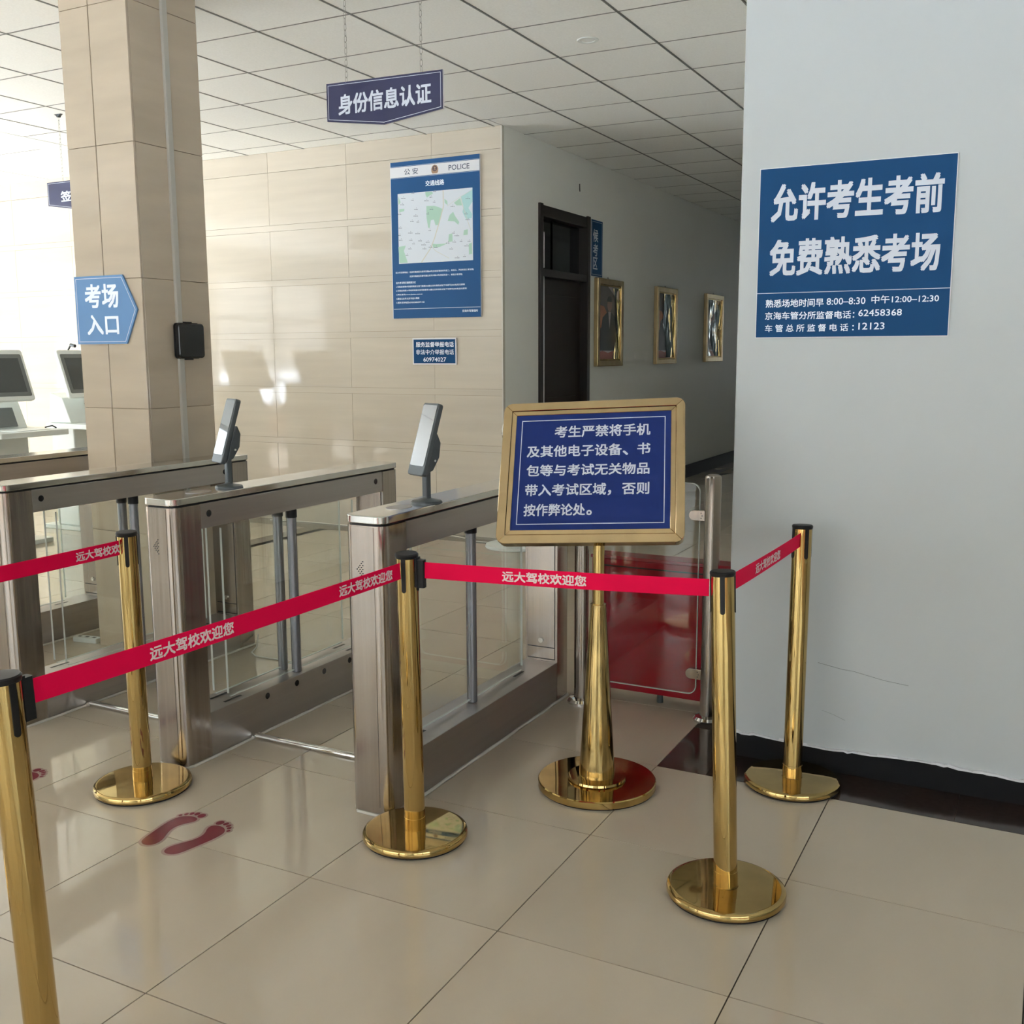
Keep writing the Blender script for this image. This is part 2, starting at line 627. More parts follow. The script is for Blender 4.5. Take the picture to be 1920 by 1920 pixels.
# ---- ceiling: suspended grid of mineral boards
bm = nb()
box(bm, XL, XR, YB, YE, CEIL+0.012, CEIL+0.12)
ceiling = struct(fin('ceiling', bm, M_gyp))
GX, GY = -2.095, 2.976
XG = -6.1
rects = []
for i in range(-8, 15):
    for j in range(-26, 36):
        x0, x1, y0, y1 = GX+i*.6, GX+(i+1)*.6, GY+j*.6, GY+(j+1)*.6
        x0 = max(x0, XG)
        x1 = min(x1, XR)
        y0 = max(y0, YB)
        y1 = min(y1, YE)
        if x1-x0 < 0.03 or y1-y0 < 0.03:
            continue
        if y1 <= 5.0+1e-6 or (y0 >= 5.0 and x0 >= CX0):
            if y0 > 1.44 and x1 > CX1:
                if x0 >= CX1-0.02:
                    continue
                x1 = CX1
            rects.append((x0, x1, y0, y1))
        elif x1 <= CX0 and y0 < 5.0:
            rects.append((x0, x1, y0, 5.0))
        elif x0 >= CX0 and (x0 < CX1):
            rects.append((x0, min(x1, CX1), y0, y1))
        elif x0 < CX0 < x1:
            if y0 < 5.0:
                rects.append((x0, CX0, y0, 5.0))
            rects.append((CX0, x1, y0, y1))
rects = [r for r in rects if r[1]-r[0] > 0.03 and r[3]-r[2] > 0.03]
lay(ceiling, 'ceiling_tile', rects, CEIL-0.002, 0.012, M_ceil, 280, 0.0075, up=False)
# grid bars between the boards: main runners along the hall with a dark reveal, thinner cross bars
for i in range(-6, 5):
    xx = GX+i*.6
    ye = YE if xx > CX0 else 5.0
    if xx > CX1:
        ye = 1.44
    bm = nb()
    box(bm, xx-0.0068, xx+0.0015, YB, ye, CEIL-0.004, CEIL+0.006)
    box(bm, xx+0.004, xx+0.0068, YB, ye, CEIL-0.004, CEIL+0.006)
    fin('main_runner', bm, M_tbar, ceiling)
for j in range(-4, 31):
    yy = GY+j*.6
    bm = nb()
    box(bm, XG if yy < 5 else CX0, CX1 if yy > 1.44 else XR, yy-0.0045, yy+0.0045, CEIL-0.0025, CEIL+0.005)
    fin('cross_bar', bm, M_tbar, ceiling)
# smooth plasterboard field at the far left, with three sheet joints
bm = nb()
box(bm, XL, XG-0.004, YB, 5.0, CEIL-0.004, CEIL+0.01)
fin('plasterboard', bm, M_gyp, ceiling)
bm = nb()
box(bm, XL, XG-0.3, 3.96, 3.964, CEIL-0.006, CEIL-0.003)
box(bm, -7.6, -7.596, YB, 5.0, CEIL-0.006, CEIL-0.003)
fin('joint_line', bm, M_tbar, ceiling)

# ---- tiled back wall (Y = 5)
YW = 5.0
bm = nb()
box(bm, XL, CX0-0.01, YW+0.012, YW+0.2, 0, CEIL+0.01)
wall_back = struct(fin('wall_back', bm, M_joint))
rows = [-0.0, 0.285, 0.737, 1.182, 1.642, 2.089, 2.549, 2.985, CEIL]
xs = [CX0]
x = -3.252
while x > XL:
    xs.append(x)
    x -= 0.8185
xs.append(XL)
G2 = 0.0013
for k in range(len(rows)-1):
    z0, z1 = rows[k], rows[k+1]
    strip = 0.05 if 1 <= k+1 <= 6 else 0
    for a in range(len(xs)-1):
        x1, x0 = xs[a], xs[a+1]
        key = ('wall_tile', round(x1-x0, 3), round(z1-z0, 3), strip)
        if key not in _tm:
            w = x1-x0-2*G2
            b2 = nb()
            box(b2, -w/2, w/2, 0, 0.012, G2, z1-z0-strip-G2)
            me = bpy.data.meshes.new('wall_tile')
            bmesh.ops.recalc_face_normals(b2, faces=b2.faces[:])
            b2.to_mesh(me)
            b2.free()
            me.materials.append(M_marble)
            _tm[key] = me
        shared('wall_tile', _tm[key], wall_back, ((x0+x1)/2, YW, z0))
    if strip:
        bm = nb()
        box(bm, XL, CX0-G2, YW+0.0005, YW+0.012, z1-strip+0.0004, z1-0.0004)
        fin('tile_strip', bm, M_marble, wall_back)
bm = nb()     # thin plaster edge where the tiles meet the grey wall
box(bm, CX0-0.010, CX0+0.002, YW-0.003, YW+0.03, 0, CEIL-0.002)
fin('corner_bead', bm, M_caulk, wall_back)

# ---- corridor wall (X = -2.63) with its doorway
DY0, DY1, DZ = 5.62, 6.655, 2.655
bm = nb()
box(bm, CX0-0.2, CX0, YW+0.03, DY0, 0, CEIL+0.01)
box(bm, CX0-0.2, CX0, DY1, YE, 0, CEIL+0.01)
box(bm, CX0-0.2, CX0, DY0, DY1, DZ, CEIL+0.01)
wall_corr = struct(fin('wall_corridor_left', bm, M_corrlift))
bm = nb()    # small broken hole in the plaster above the door
prism(bm, [(6.435, 2.92), (6.452, 2.925), (6.458, 2.86), (6.444, 2.855), (6.436, 2.87)], CX0-0.0005, CX0+0.0012, 'x')
fin('plaster_hole', bm, M_black, wall_corr)
bm = nb()
box(bm, CX0, CX0+0.014, DY1+0.02, YE, 0, 0.15)
struct(fin('baseboard_corridor', bm, M_bb))
bm = nb()
box(bm, CX0, CX0+0.014, YW+0.04, DY0-0.02, 0, 0.15)
struct(fin('baseboard_back', bm, M_bb))

door = sempty('door_1')
door['label'] = 'dark brown timber door with a glazed transom in the grey wall'
bm = nb()
box(bm, CX0-0.12, CX0+0.02, DY0, DY0+0.06, 0, DZ+0.01)
box(bm, CX0-0.12, CX0+0.02, DY1-0.06, DY1, 0, DZ+0.01)
box(bm, CX0-0.12, CX0+0.012, DY0+0.06, DY1-0.06, DZ-0.09, DZ)
box(bm, CX0-0.12, CX0+0.008, DY0+0.06, DY1-0.06, 2.09, 2.15)
fin('door_frame', bm, M_doorf, door, bevel=0.003)
bm = nb()
box(bm, CX0-0.10, CX0-0.055, DY0+0.09, DY1-0.06, 0.005, 2.09)
for a, b in ((0.2, 0.95), (1.08, 1.95)):
    box(bm, CX0-0.056, CX0-0.048, DY0+0.2, DY1-0.16, a, b)
fin('door_leaf', bm, M_door, door, bevel=0.003)
bm = nb()
box(bm, CX0-0.08, CX0-0.07, DY0+0.06, DY1-0.06, 2.15, DZ-0.09)
fin('transom_pane', bm, M_blackgl, door)
bm = nb()
box(bm, CX0-0.085, CX0-0.07, DY0+0.38, DY0+0.42, 2.15, DZ-0.09)
fin('transom_bar', bm, M_doorf, door)
bm = nb()    # thin pale strip on the inner edge of the frame
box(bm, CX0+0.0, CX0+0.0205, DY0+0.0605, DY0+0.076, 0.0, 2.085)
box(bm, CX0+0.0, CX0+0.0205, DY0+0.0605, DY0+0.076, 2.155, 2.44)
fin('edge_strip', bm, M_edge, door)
bm = nb()
box(bm, CX0-0.055, CX0-0.02, DY1-0.15, DY1-0.13, 1.0, 1.02)
tube(bm, [(CX0-0.02, DY1-0.14, 1.01), (CX0-0.02, DY1-0.26, 1.01)], 0.009)
fin('door_handle', bm, M_chrome, door)
bm = nb()
box(bm, CX0-1.5, CX0-0.2, DY0-0.3, DY1+0.3, 0, 2.9)
bm.faces.ensure_lookup_table()
bmesh.ops.delete(bm, geom=[f for f in bm.faces if abs(f.calc_center_median().x-(CX0-0.2)) < 1e-4], context='FACES')
fin('doorway_recess', bm, M_doorf, door)

# ---- white wall block on the right (front face Y = 1.44), closing the corridor's other side
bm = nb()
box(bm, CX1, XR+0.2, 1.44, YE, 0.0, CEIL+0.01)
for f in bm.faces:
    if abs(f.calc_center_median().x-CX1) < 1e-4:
        f.material_index = 1          # corridor side made paler than the front to brighten the corridor
wall_right = struct(fin('wall_right', bm, (M_white, M_corrlift), bevel=0.006))
bm = nb()
prof = [(CX1+0.0, 0.0)]
random.seed(3)
x = CX1
top = []
while x < XR:
    top.append((x, 0.082+random.uniform(-0.003, 0.003)+(0.005*math.sin(x*9))))
    x += random.uniform(0.01, 0.035)
top.append((XR, 0.08))
pts = [(CX1, 0.0), (XR, 0.0)]+top[::-1]
vs0 = [bm.verts.new((p[0], 1.44, p[1])) for p in pts]
vs1 = [bm.verts.new((p[0], 1.428, p[1])) for p in pts]
bm.faces.new(vs1)
for i in range(len(pts)):
    bm.faces.new((vs0[i], vs0[(i+1) % len(pts)], vs1[(i+1) % len(pts)], vs1[i]))
struct(fin('baseboard_right', bm, M_bb))
bm = nb()   # rough plaster lip over the skirting
for i in range(len(top)-1):
    a, b = top[i], top[i+1]
    if b[0] > 2.4:
        break
    h = random.uniform(0.002, 0.008)
    prism(bm, [(a[0], a[1]-0.001), (b[0], b[1]-0.001), (b[0], b[1]+h), (a[0], a[1]+h)], 1.4275, 1.4395, 'y')
fin('plaster_lip', bm, M_edge, wall_right)
bm = nb()    # hairline crack and scuffs in the paint
tube(bm, [(0.50, 1.4398, 0.385), (0.58, 1.4398, 0.372), (0.62, 1.4398, 0.37), (0.72, 1.4398, 0.352), (0.80, 1.4398, 0.345)], 0.0008, 4)
tube(bm, [(0.52, 1.4398, 0.215), (0.56, 1.4398, 0.205), (0.60, 1.4398, 0.19)], 0.0006, 4)
fin('paint_crack', bm, M_tbar, wall_right)

# end of the corridor, right end of the hall

# ---- glazed wall behind the camera and glazed left end
def glazed(name, n0, a0, a1, full0, full1, fixed, along, head=3.05):
    """wall in the plane x=fixed or y=fixed with a run of windows from a0 to a1"""
    def bx_(bm, u0, u1, d0, d1, z0, z1):
        if along == 'x':
            sg = -1 if fixed < 0 else 1
            box(bm, u0, u1, *sorted((fixed+sg*d1, fixed+sg*d0)), z0, z1)
        else:
            sg = -1 if fixed < 0 else 1
            box(bm, *sorted((fixed+sg*d1, fixed+sg*d0)), u0, u1, z0, z1)
    bm = nb()
    bx_(bm, full0, a0, 0, 0.2, 0, CEIL+0.01)
    bx_(bm, a1, full1, 0, 0.2, 0, CEIL+0.01)
    bx_(bm, a0, a1, 0, 0.2, head, CEIL+0.01)
    w = struct(fin(name, bm, M_white))
    bm = nb()
    bx_(bm, a0, a1, 0, 0.2, 0, 0.6)
    fin('sill_wall', bm, M_pink, w)
    n = max(1, round((a1-a0)/2.4))
    wd = (a1-a0)/n
    for k in range(n):
        wi = sempty('window_%d' % (n0+k))
        u0, u1 = a0+k*wd, a0+(k+1)*wd
        bm = nb()
        for a, b in ((u0, u0+0.12), (u1-0.12, u1)):
            bx_(bm, a, b, 0.02, 0.12, 0.6, head)
        um = (u0+u1)/2
        bx_(bm, um-0.035, um+0.035, 0.03, 0.11, 0.6, head)
        for z in (0.6, 0.98, head-0.7, head-0.06):
            bx_(bm, u0+0.12, u1-0.12, 0.03, 0.11, z, z+0.06)
        fin('window_frame', bm, M_frame, wi)
        for a, b in ((u0+0.12, um-0.035), (um+0.035, u1-0.12)):
            for z0, z1 in ((0.66, 0.98), (1.04, head-0.7), (head-0.64, head-0.06)):
                bm = nb()
                bx_(bm, a, b, 0.066, 0.072, z0, z1)
                fin('window_pane', bm, G_win, wi)
glazed('wall_front', 7, -10.4, 2.0, XL, XR, YB, 'x')
glazed('wall_left', 1, -3.2, 2.8, YB, 5.2, XL, 'y', 2.7)
glazed('wall_corridor_end', 14, CX0+0.7, CX1-0.7, CX0-0.2, CX1, YE, 'x', 2.7)  # unseen end window, added to brighten the corridor
glazed('wall_hall_right', 11, -11.0, -3.0, YB, 1.44, XR, 'y')  # unseen windows, added to throw more light on the corridor wall
bm = nb()
box(bm, -60, 40, -60, 60, -0.4, -0.2)
struct(fin('ground_outside', bm, M_out))

# ---- tile clad column
KX0, KX1, KY0, KY1 = -3.05, -2.618, 1.405, 1.84
bm = nb()
box(bm, KX0+0.012, KX1-0.012, KY0+0.012, KY1-0.012, 0, CEIL)
colm = struct(fin('column', bm, M_joint))
colm['label'] = 'square column clad in beige tiles, beside the turnstiles'
zr = [0, 0.6, 1.205, 1.812, 2.42, 3.035, CEIL]
for k in range(len(zr)-1):
    z0, z1 = zr[k]+0.001, zr[k+1]-0.001
    for x0, x1 in ((KX0, -2.862), (-2.858, KX1)):
        bm = nb()
        box(bm, x0+0.0005, x1-0.0005, KY0, KY0+0.012, z0, z1)
        fin('column_tile', bm, M_coltile, colm, bevel=0.0012, seg=1)
    bm = nb()
    box(bm, KX1-0.012, KX1, KY0+0.0135, KY1-0.001, z0, z1)
    fin('column_tile', bm, M_coltile, colm, bevel=0.0012, seg=1)
    for args in ((KX0, KX0+0.012, KY0+0.0135, KY1-0.001), (KX0+0.013, KX1-0.013, KY1-0.012, KY1)):
        bm = nb()
        box(bm, *args, z0, z1)
        fin('column_tile', bm, M_coltile, colm)

# ================================================================== THINGS ON THE COLUMN
t = thing('cable_conduit', 'pale plastic cable conduit running down the side of the beige column', 'conduit')
bm = nb()
prism(bm, rrect(KX1, KX1+0.014, 1.606, 1.640, 0.004, 3, (0, 1, 1, 0)), 1.605, CEIL-0.002)
fin('upper_run', bm, M_conduit, t)
bm = nb()
prism(bm, rrect(KX1, KX1+0.014, 1.606, 1.640, 0.004, 3, (0, 1, 1, 0)), 0.0, 1.44)
fin('lower_run', bm, M_conduit, t)

t = thing('wall_speaker', 'black rounded box mounted on the shaded side of the column', 'speaker', (KX1, 1.66, 1.525))
bm = nb()
prism(bm, rrect(-0.083, 0.083, -0.083, 0.083, 0.018), 0.022, 0.05, 'x')
fin('front_cover', bm, M_blackgl, t, bevel=0.006)
bm = nb()
prism(bm, rrect(-0.079, 0.079, -0.086, 0.086, 0.02), 0.008, 0.024, 'x')
fin('back_shell', bm, M_black, t)
bm = nb()
box(bm, 0.0, 0.012, -0.04, 0.04, -0.092, 0.092)
fin('mounting_bracket', bm, M_black, t)

XZ = ((0, 0, 0), (1, 0, 0), (0, 0, 1))
def signplane(y):
    return (0, y, 0), (1, 0, 0), (0, 0, 1)

t = thing('arrow_sign', 'light blue arrow-shaped entrance sign on the front of the column', 'sign', (0, 0, 0))
outl = [(-3.054, 1.510), (-2.724, 1.510), (-2.644, 1.668), (-2.730, 1.830), (-3.054, 1.830)]
P = signplane(KY0)
flat(t, 'panel', [outl], *P, 0.001, 0.008, M_blue3)
border(t, outl, 0.010, 0.003, *P, 0.0092, M_let)
write(t, '考场', (-2.984, -2.764, 1.682, 1.789), *P, 0.0098, M_letb, 0.036)
write(t, '入口', (-2.980, -2.772, 1.556, 1.646), *P, 0.0098, M_letb, 0.036)

# ================================================================== HANGING SIGNS
def chain(bm, x, y, z0, z1):
    L_ = 0.030
    n = int((z1-z0)/(L_*0.82))
    st = (z1-z0)/n
    for k in range(n):
        zc = z0+st*(k+0.5)
        h = st*0.60
        w = 0.0055
        if k % 2:
            pts = [(x-w, y, zc-h+w), (x, y, zc-h), (x+w, y, zc-h+w), (x+w, y, zc+h-w), (x, y, zc+h), (x-w, y, zc+h-w)]
        else:
            pts = [(x, y-w, zc-h+w), (x, y, zc-h), (x, y+w, zc-h+w), (x, y+w, zc+h-w), (x, y, zc+h), (x, y-w, zc+h-w)]
        tube(bm, pts, 0.0012, 4, closed=True)
M_chain = mat('steel_chain', (0.42, 0.42, 0.40, 1), rough=0.4, metal=0.6)
def hanging(label, x0, y, top, h, text, bbox, chains, right_top=None):
    t = thing('hanging_sign', label, 'sign', (0, 0, 0), group='navy direction signs hung from the ceiling on chains')
    w = 0.612
    tr = right_top or top
    outl = [(x0, top-h), (x0+w*0.505, top-h-0.042), (x0+w, tr-h+0.004), (x0+w, tr), (x0, top)]
    P = signplane(y)
    flat(t, 'panel', [outl], *P, -0.012, 0.010, M_edge)
    flat(t, 'printed_face', [outl], *P, -0.002, 0.002, M_navy)
    border(t, outl, 0.0085, 0.0022, *P, 0.0003, M_let)
    write(t, text, bbox, *P, 0.0006, M_let, 0.034)
    for cx in chains:
        bm = nb()
        chain(bm, cx, y+0.006, top-0.008, CEIL-0.02)
        fin('chain', bm, M_chain, t)
        bm = nb()
        prism(bm, [(cx-0.035, CEIL-0.003), (cx-0.015, CEIL-0.014), (cx-0.008, CEIL-0.024), (cx+0.008, CEIL-0.024), (cx+0.015, CEIL-0.014), (cx+0.035, CEIL-0.003)], y-0.004, y+0.016, 'y')
        fin('ceiling_hook', bm, M_reader, t)
    return t
hanging('navy hanging sign on two chains in front of the tiled wall', -1.838, 1.82, 2.663, 0.163, '身份信息认证', (-1.772, -1.285, 2.523, 2.607), (-1.730, -1.335), 2.652)
hanging('navy hanging sign partly hidden behind the left side of the column', -5.378, 3.17, 2.689, 0.163, '签到处', (-5.24, -4.91, 2.547, 2.618), (-5.218, -4.93))

# ================================================================== SIGNS ON WALLS
t = thing('wall_sign', 'large blue sign with opening times on the white wall', 'sign', (0, 0, 0))
x0, x1, z0, z1 = 0.248, 0.858, 1.508, 2.063
P = signplane(1.44)
flat(t, 'panel', [R4(x0-0.0025, x1+0.0025, z0-0.0025, z1+0.0025)], *P, 0.001, 0.006, M_edge)
flat(t, 'printed_face', [R4(x0, x1, z0, z1)], *P, 0.007, 0.0005, M_blue)
flat(t, 'rule_line', [R4(x0, x1, 1.6545, 1.6565)], *P, 0.0075, 0.0003, M_let)
for s, b, w in (('允许考生考前', (0.289, 0.822, 1.892, 2.007), 0.042), ('免费熟悉考场', (0.289, 0.820, 1.714, 1.828), 0.038),
                ('熟悉场地时间早', (0.279, 0.471, 1.608, 1.634), 0.02), ('8:00–8:30', (0.481, 0.604, 1.612, 1.634), 0.01), ('中午12:00–12:30', (0.623, 0.827, 1.613, 1.638), 0.014),
                ('京海车管分所监督电话：', (0.278, 0.571, 1.567, 1.592), 0.02), ('62458368', (0.584, 0.718, 1.573, 1.594), 0.012),
                ('车 管 总 所 监 督 电 话 ：', (0.279, 0.571, 1.526, 1.550), 0.02), ('12123', (0.586, 0.667, 1.530, 1.552), 0.012)):
    write(t, s, b, *P, 0.0080, M_let if w > 0.025 else M_letb, w)

t = thing('phone_sign', 'small blue white-bordered phone number plate below the map poster', 'sign', (0, 0, 0))
P = signplane(YW)
flat(t, 'panel', [R4(-3.450, -3.040, 1.373, 1.583)], *P, 0.001, 0.012, M_edge)
flat(t, 'printed_face', [R4(-3.440, -3.050, 1.383, 1.573)], *P, 0.013, 0.0004, M_blue)
write(t, '服务监督举报电话', (-3.417, -3.064, 1.513, 1.552), *P, 0.0138, M_letb, 0.02)
write(t, '非法中介举报电话', (-3.417, -3.064, 1.453, 1.492), *P, 0.0138, M_letb, 0.010)
write(t, '60974027', (-3.348, -3.136, 1.397, 1.430), *P, 0.0138, M_letb, 0.010)

t = thing('map_poster', 'tall blue poster with a street map on the tiled wall', 'poster', (0, 0, 0))
flat(t, 'board', [R4(-3.629, -2.812, 1.742, 2.957)], *P, 0.001, 0.018, M_edge)
flat(t, 'printed_face', [R4(-3.624, -2.812, 1.742, 2.957)], *P, 0.019, 0.0004, M_blue2)
flat(t, 'header_band', [R4(-3.624, -2.814, 2.838, 2.917)], *P, 0.0196, 0.0003, M_edge)
for q_ in (R4(-3.624, -2.814, 2.921, 2.923), R4(-3.624, -2.814, 2.832, 2.834), R4(-3.618, -2.816, 1.815, 1.819)):
    flat(t, 'rule_line', [q_], *P, 0.0196, 0.0003, M_let)
for s, b, w, m in (('公 安', (-3.493, -3.366, 2.854, 2.901), 0.01, M_letd), ('POLICE', (-3.086, -2.902, 2.857, 2.896), 0.008, M_letd), ('交通线路', (-3.298, -3.129, 2.755, 2.795), 0.03, M_letb)):
    write(t, s, b, *P, 0.0202, m, w)
for s, b in (('远大考试场地址：北京市海淀区北安河东路68号(东校区驾校东科目二、科目三、汽车科目三考试场)', (-3.594, -2.872, 2.095, 2.111)),
             ('北京市海淀区苏家坨镇北安河大路10号(西区科目一、科目三考试场)', (-3.461, -2.974, 2.062, 2.078)),
             ('远大考试场交通线路方式', (-3.592, -3.405, 2.015, 2.032)),
             ('1.可乘坐地铁4号线到海淀北宫门换乘346路公交车到终点站下车即可(500米)往北即到', (-3.591, -2.954, 1.983, 1.999)),
             ('2.可乘坐地铁16号线到海淀北安河换乘专16路公交车到终点站下车即可(500米)往北即到', (-3.592, -2.937, 1.953, 1.968)),
             ('3.网址查询:www.jiaxiao.com.cn', (-3.592, -3.344, 1.923, 1.937)),
             ('4.微信公众号:北京市远大驾校', (-3.592, -3.373, 1.891, 1.906)),
             ('5.报车咨询电话:62456268/62471122', (-3.591, -3.325, 1.860, 1.875)),
             ('京海车驾管理所', (-2.978, -2.838, 1.780, 1.799))):
    write(t, s, b, *P, 0.0202, M_letb, 0.022)
# badge in the header
bd = flat(t, 'badge', [[(-3.178-0.067*0.5+dx, 2.845+dz) for dx, dz in ((-0.022, 0), (0.022, 0), (0.030, 0.012), (0.032, 0.036), (0.020, 0.058), (0, 0.066), (-0.020, 0.058), (-0.032, 0.036), (-0.030, 0.012))]], *P, 0.0199, 0.0003, M_badge)
flat(bd, 'badge_shield', [circle(-3.2115, 2.882, 0.0215, 16)], *P, 0.0204, 0.0003, M_badge2)
flat(bd, 'badge_emblem', [circle(-3.2115, 2.887, 0.009, 10), R4(-3.222, -3.201, 2.869, 2.875)], *P, 0.0209, 0.0003, M_badge)
# map sheet; outlines given in the sheet's own print units
MX0, MX1, MZ0, MZ1 = -3.560, -2.877, 2.173, 2.714
def mp_(x, y):
    u = (x-375-(y-745)*0.018)/1112
    v = (y-(745-90*u))/(1052+38*u)
    return (MX0+(MX1-MX0)*u, MZ1-(MZ1-MZ0)*v)
flat(t, 'map_sheet', [R4(MX0, MX1, MZ0, MZ1)], *P, 0.0196, 0.0003, M_paper)
def mpoly(name, polys, m, off, kind=None):
    flat(t, name, [[mp_(*p) for p in q][::-1] for q in polys], *P, off, 0.0002, m, kind)
for q_ in ([[(795, 715), (900, 712), (910, 740), (860, 770), (820, 800), (800, 760)],
                     [(812, 925), (930, 922), (1000, 945), (1050, 970), (1020, 1090), (990, 1210), (950, 1215), (925, 1130), (880, 1140), (862, 1260), (840, 1250), (815, 1100)],
                     [(385, 1540), (500, 1520), (470, 1600), (500, 1690), (530, 1780), (400, 1785)],
                     [(1220, 880), (1310, 810), (1340, 920), (1260, 920)], [(1080, 820), (1120, 850), (1130, 915), (1085, 880)],
                     [(1160, 1060), (1210, 1015), (1240, 1080), (1300, 1170), (1285, 1210), (1230, 1160), (1130, 1150)],
                     [(1150, 1350), (1200, 1340), (1205, 1460), (1140, 1470)], [(900, 1490), (960, 1500), (1130, 1490), (1020, 1540), (920, 1560)],
                     [(1370, 1290), (1425, 1280), (1425, 1360), (1360, 1370)], [(1440, 1500), (1485, 1480), (1492, 1650), (1445, 1660)],
                     [(400, 970), (480, 965), (475, 1000), (400, 1020)], [(385, 780), (420, 870), (388, 910)]]):
    mpoly('park_area', [q_], M_mgreen, 0.0199)
mpoly('water_area', [[(1320, 790), (1485, 680), (1490, 860), (1430, 960), (1485, 1050), (1480, 1110), (1400, 1130), (1345, 1020), (1360, 940)]], M_mblue, 0.0199)
def road(pts, w):
    q = []
    for a, b in zip(pts, pts[1:]):
        d = Vector((b[0]-a[0], b[1]-a[1])).normalized()
        nx, ny = -d.y*w, d.x*w
        q.append([(a[0]+nx, a[1]+ny), (a[0]-nx, a[1]-ny), (b[0]-nx, b[1]-ny), (b[0]+nx, b[1]+ny)])
    return q
rd = road([(1060, 690), (1068, 930), (1020, 1120), (940, 1400), (880, 1560), (740, 1775)], 6)+road([(900, 1540), (950, 1600), (1155, 1715)], 3)+road([(1320, 800), (1350, 930), (1420, 1150), (1470, 1290)], 3)+road([(1485, 690), (1300, 800), (1120, 930)], 2)
flat(t, 'roads', [[mp_(*p) for p in q] for q in rd], *P, 0.0202, 0.0002, M_mroad)
labs = [(465, 810), (610, 838), (450, 905), (615, 735), (940, 712), (885, 795), (820, 848), (935, 868), (660, 975), (655, 1075), (600, 1155), (690, 1165), (410, 1048), (420, 1255), (575, 1330), (685, 1340),
        (410, 1365), (430, 1440), (585, 1440), (725, 1450), (840, 1470), (625, 1495), (780, 1510), (570, 1570), (790, 1570), (525, 1668), (870, 1295), (895, 975), (840, 1045), (1205, 935), (1425, 820), (1400, 1048),
        (1270, 1375), (1225, 1335), (1140, 1485), (1235, 1470), (1335, 1460), (1450, 1460), (1415, 1530), (1190, 1575), (965, 1550), (1280, 1710), (1385, 1690), (1430, 1135), (880, 1545)]
q = []
for (a, b) in labs:
    w = random.uniform(22, 42)
    for k in range(int(w/7)):
        xx = a-w+k*14+random.uniform(-2, 2)
        q.append([(xx, b-5), (xx+9, b-6), (xx+9, b+6), (xx, b+6)])
    q.append([(a-4, b-26), (a+4, b-26), (a+4, b-18), (a-4, b-18)])
o = flat(t, 'map_labels', [[mp_(*p) for p in k_] for k_ in q], *P, 0.0204, 0.0002, M_mlab, 'stuff')

t = thing('door_sign', 'narrow vertical blue sign beside the dark door on the grey wall', 'sign', (0, 0, 0))
PX = ((CX0, 0, 0), (0, 1, 0), (0, 0, 1))
flat(t, 'panel', [R4(6.684, 6.948, 2.150, 2.652)], *PX, 0.001, 0.012, M_edge)
flat(t, 'printed_face', [R4(6.684, 6.944, 2.153, 2.650)], *PX, 0.013, 0.0004, M_blue)
border(t, R4(6.684, 6.944, 2.153, 2.650), 0.014, 0.003, *PX, 0.0135, M_let)
write(t, '候', (6.722, 6.836, 2.458, 2.567), *PX, 0.014, M_let, 0.025)
write(t, '考', (6.721, 6.834, 2.333, 2.441), *PX, 0.014, M_let, 0.025)
write(t, '区', (6.724, 6.824, 2.216, 2.320), *PX, 0.014, M_let, 0.025)

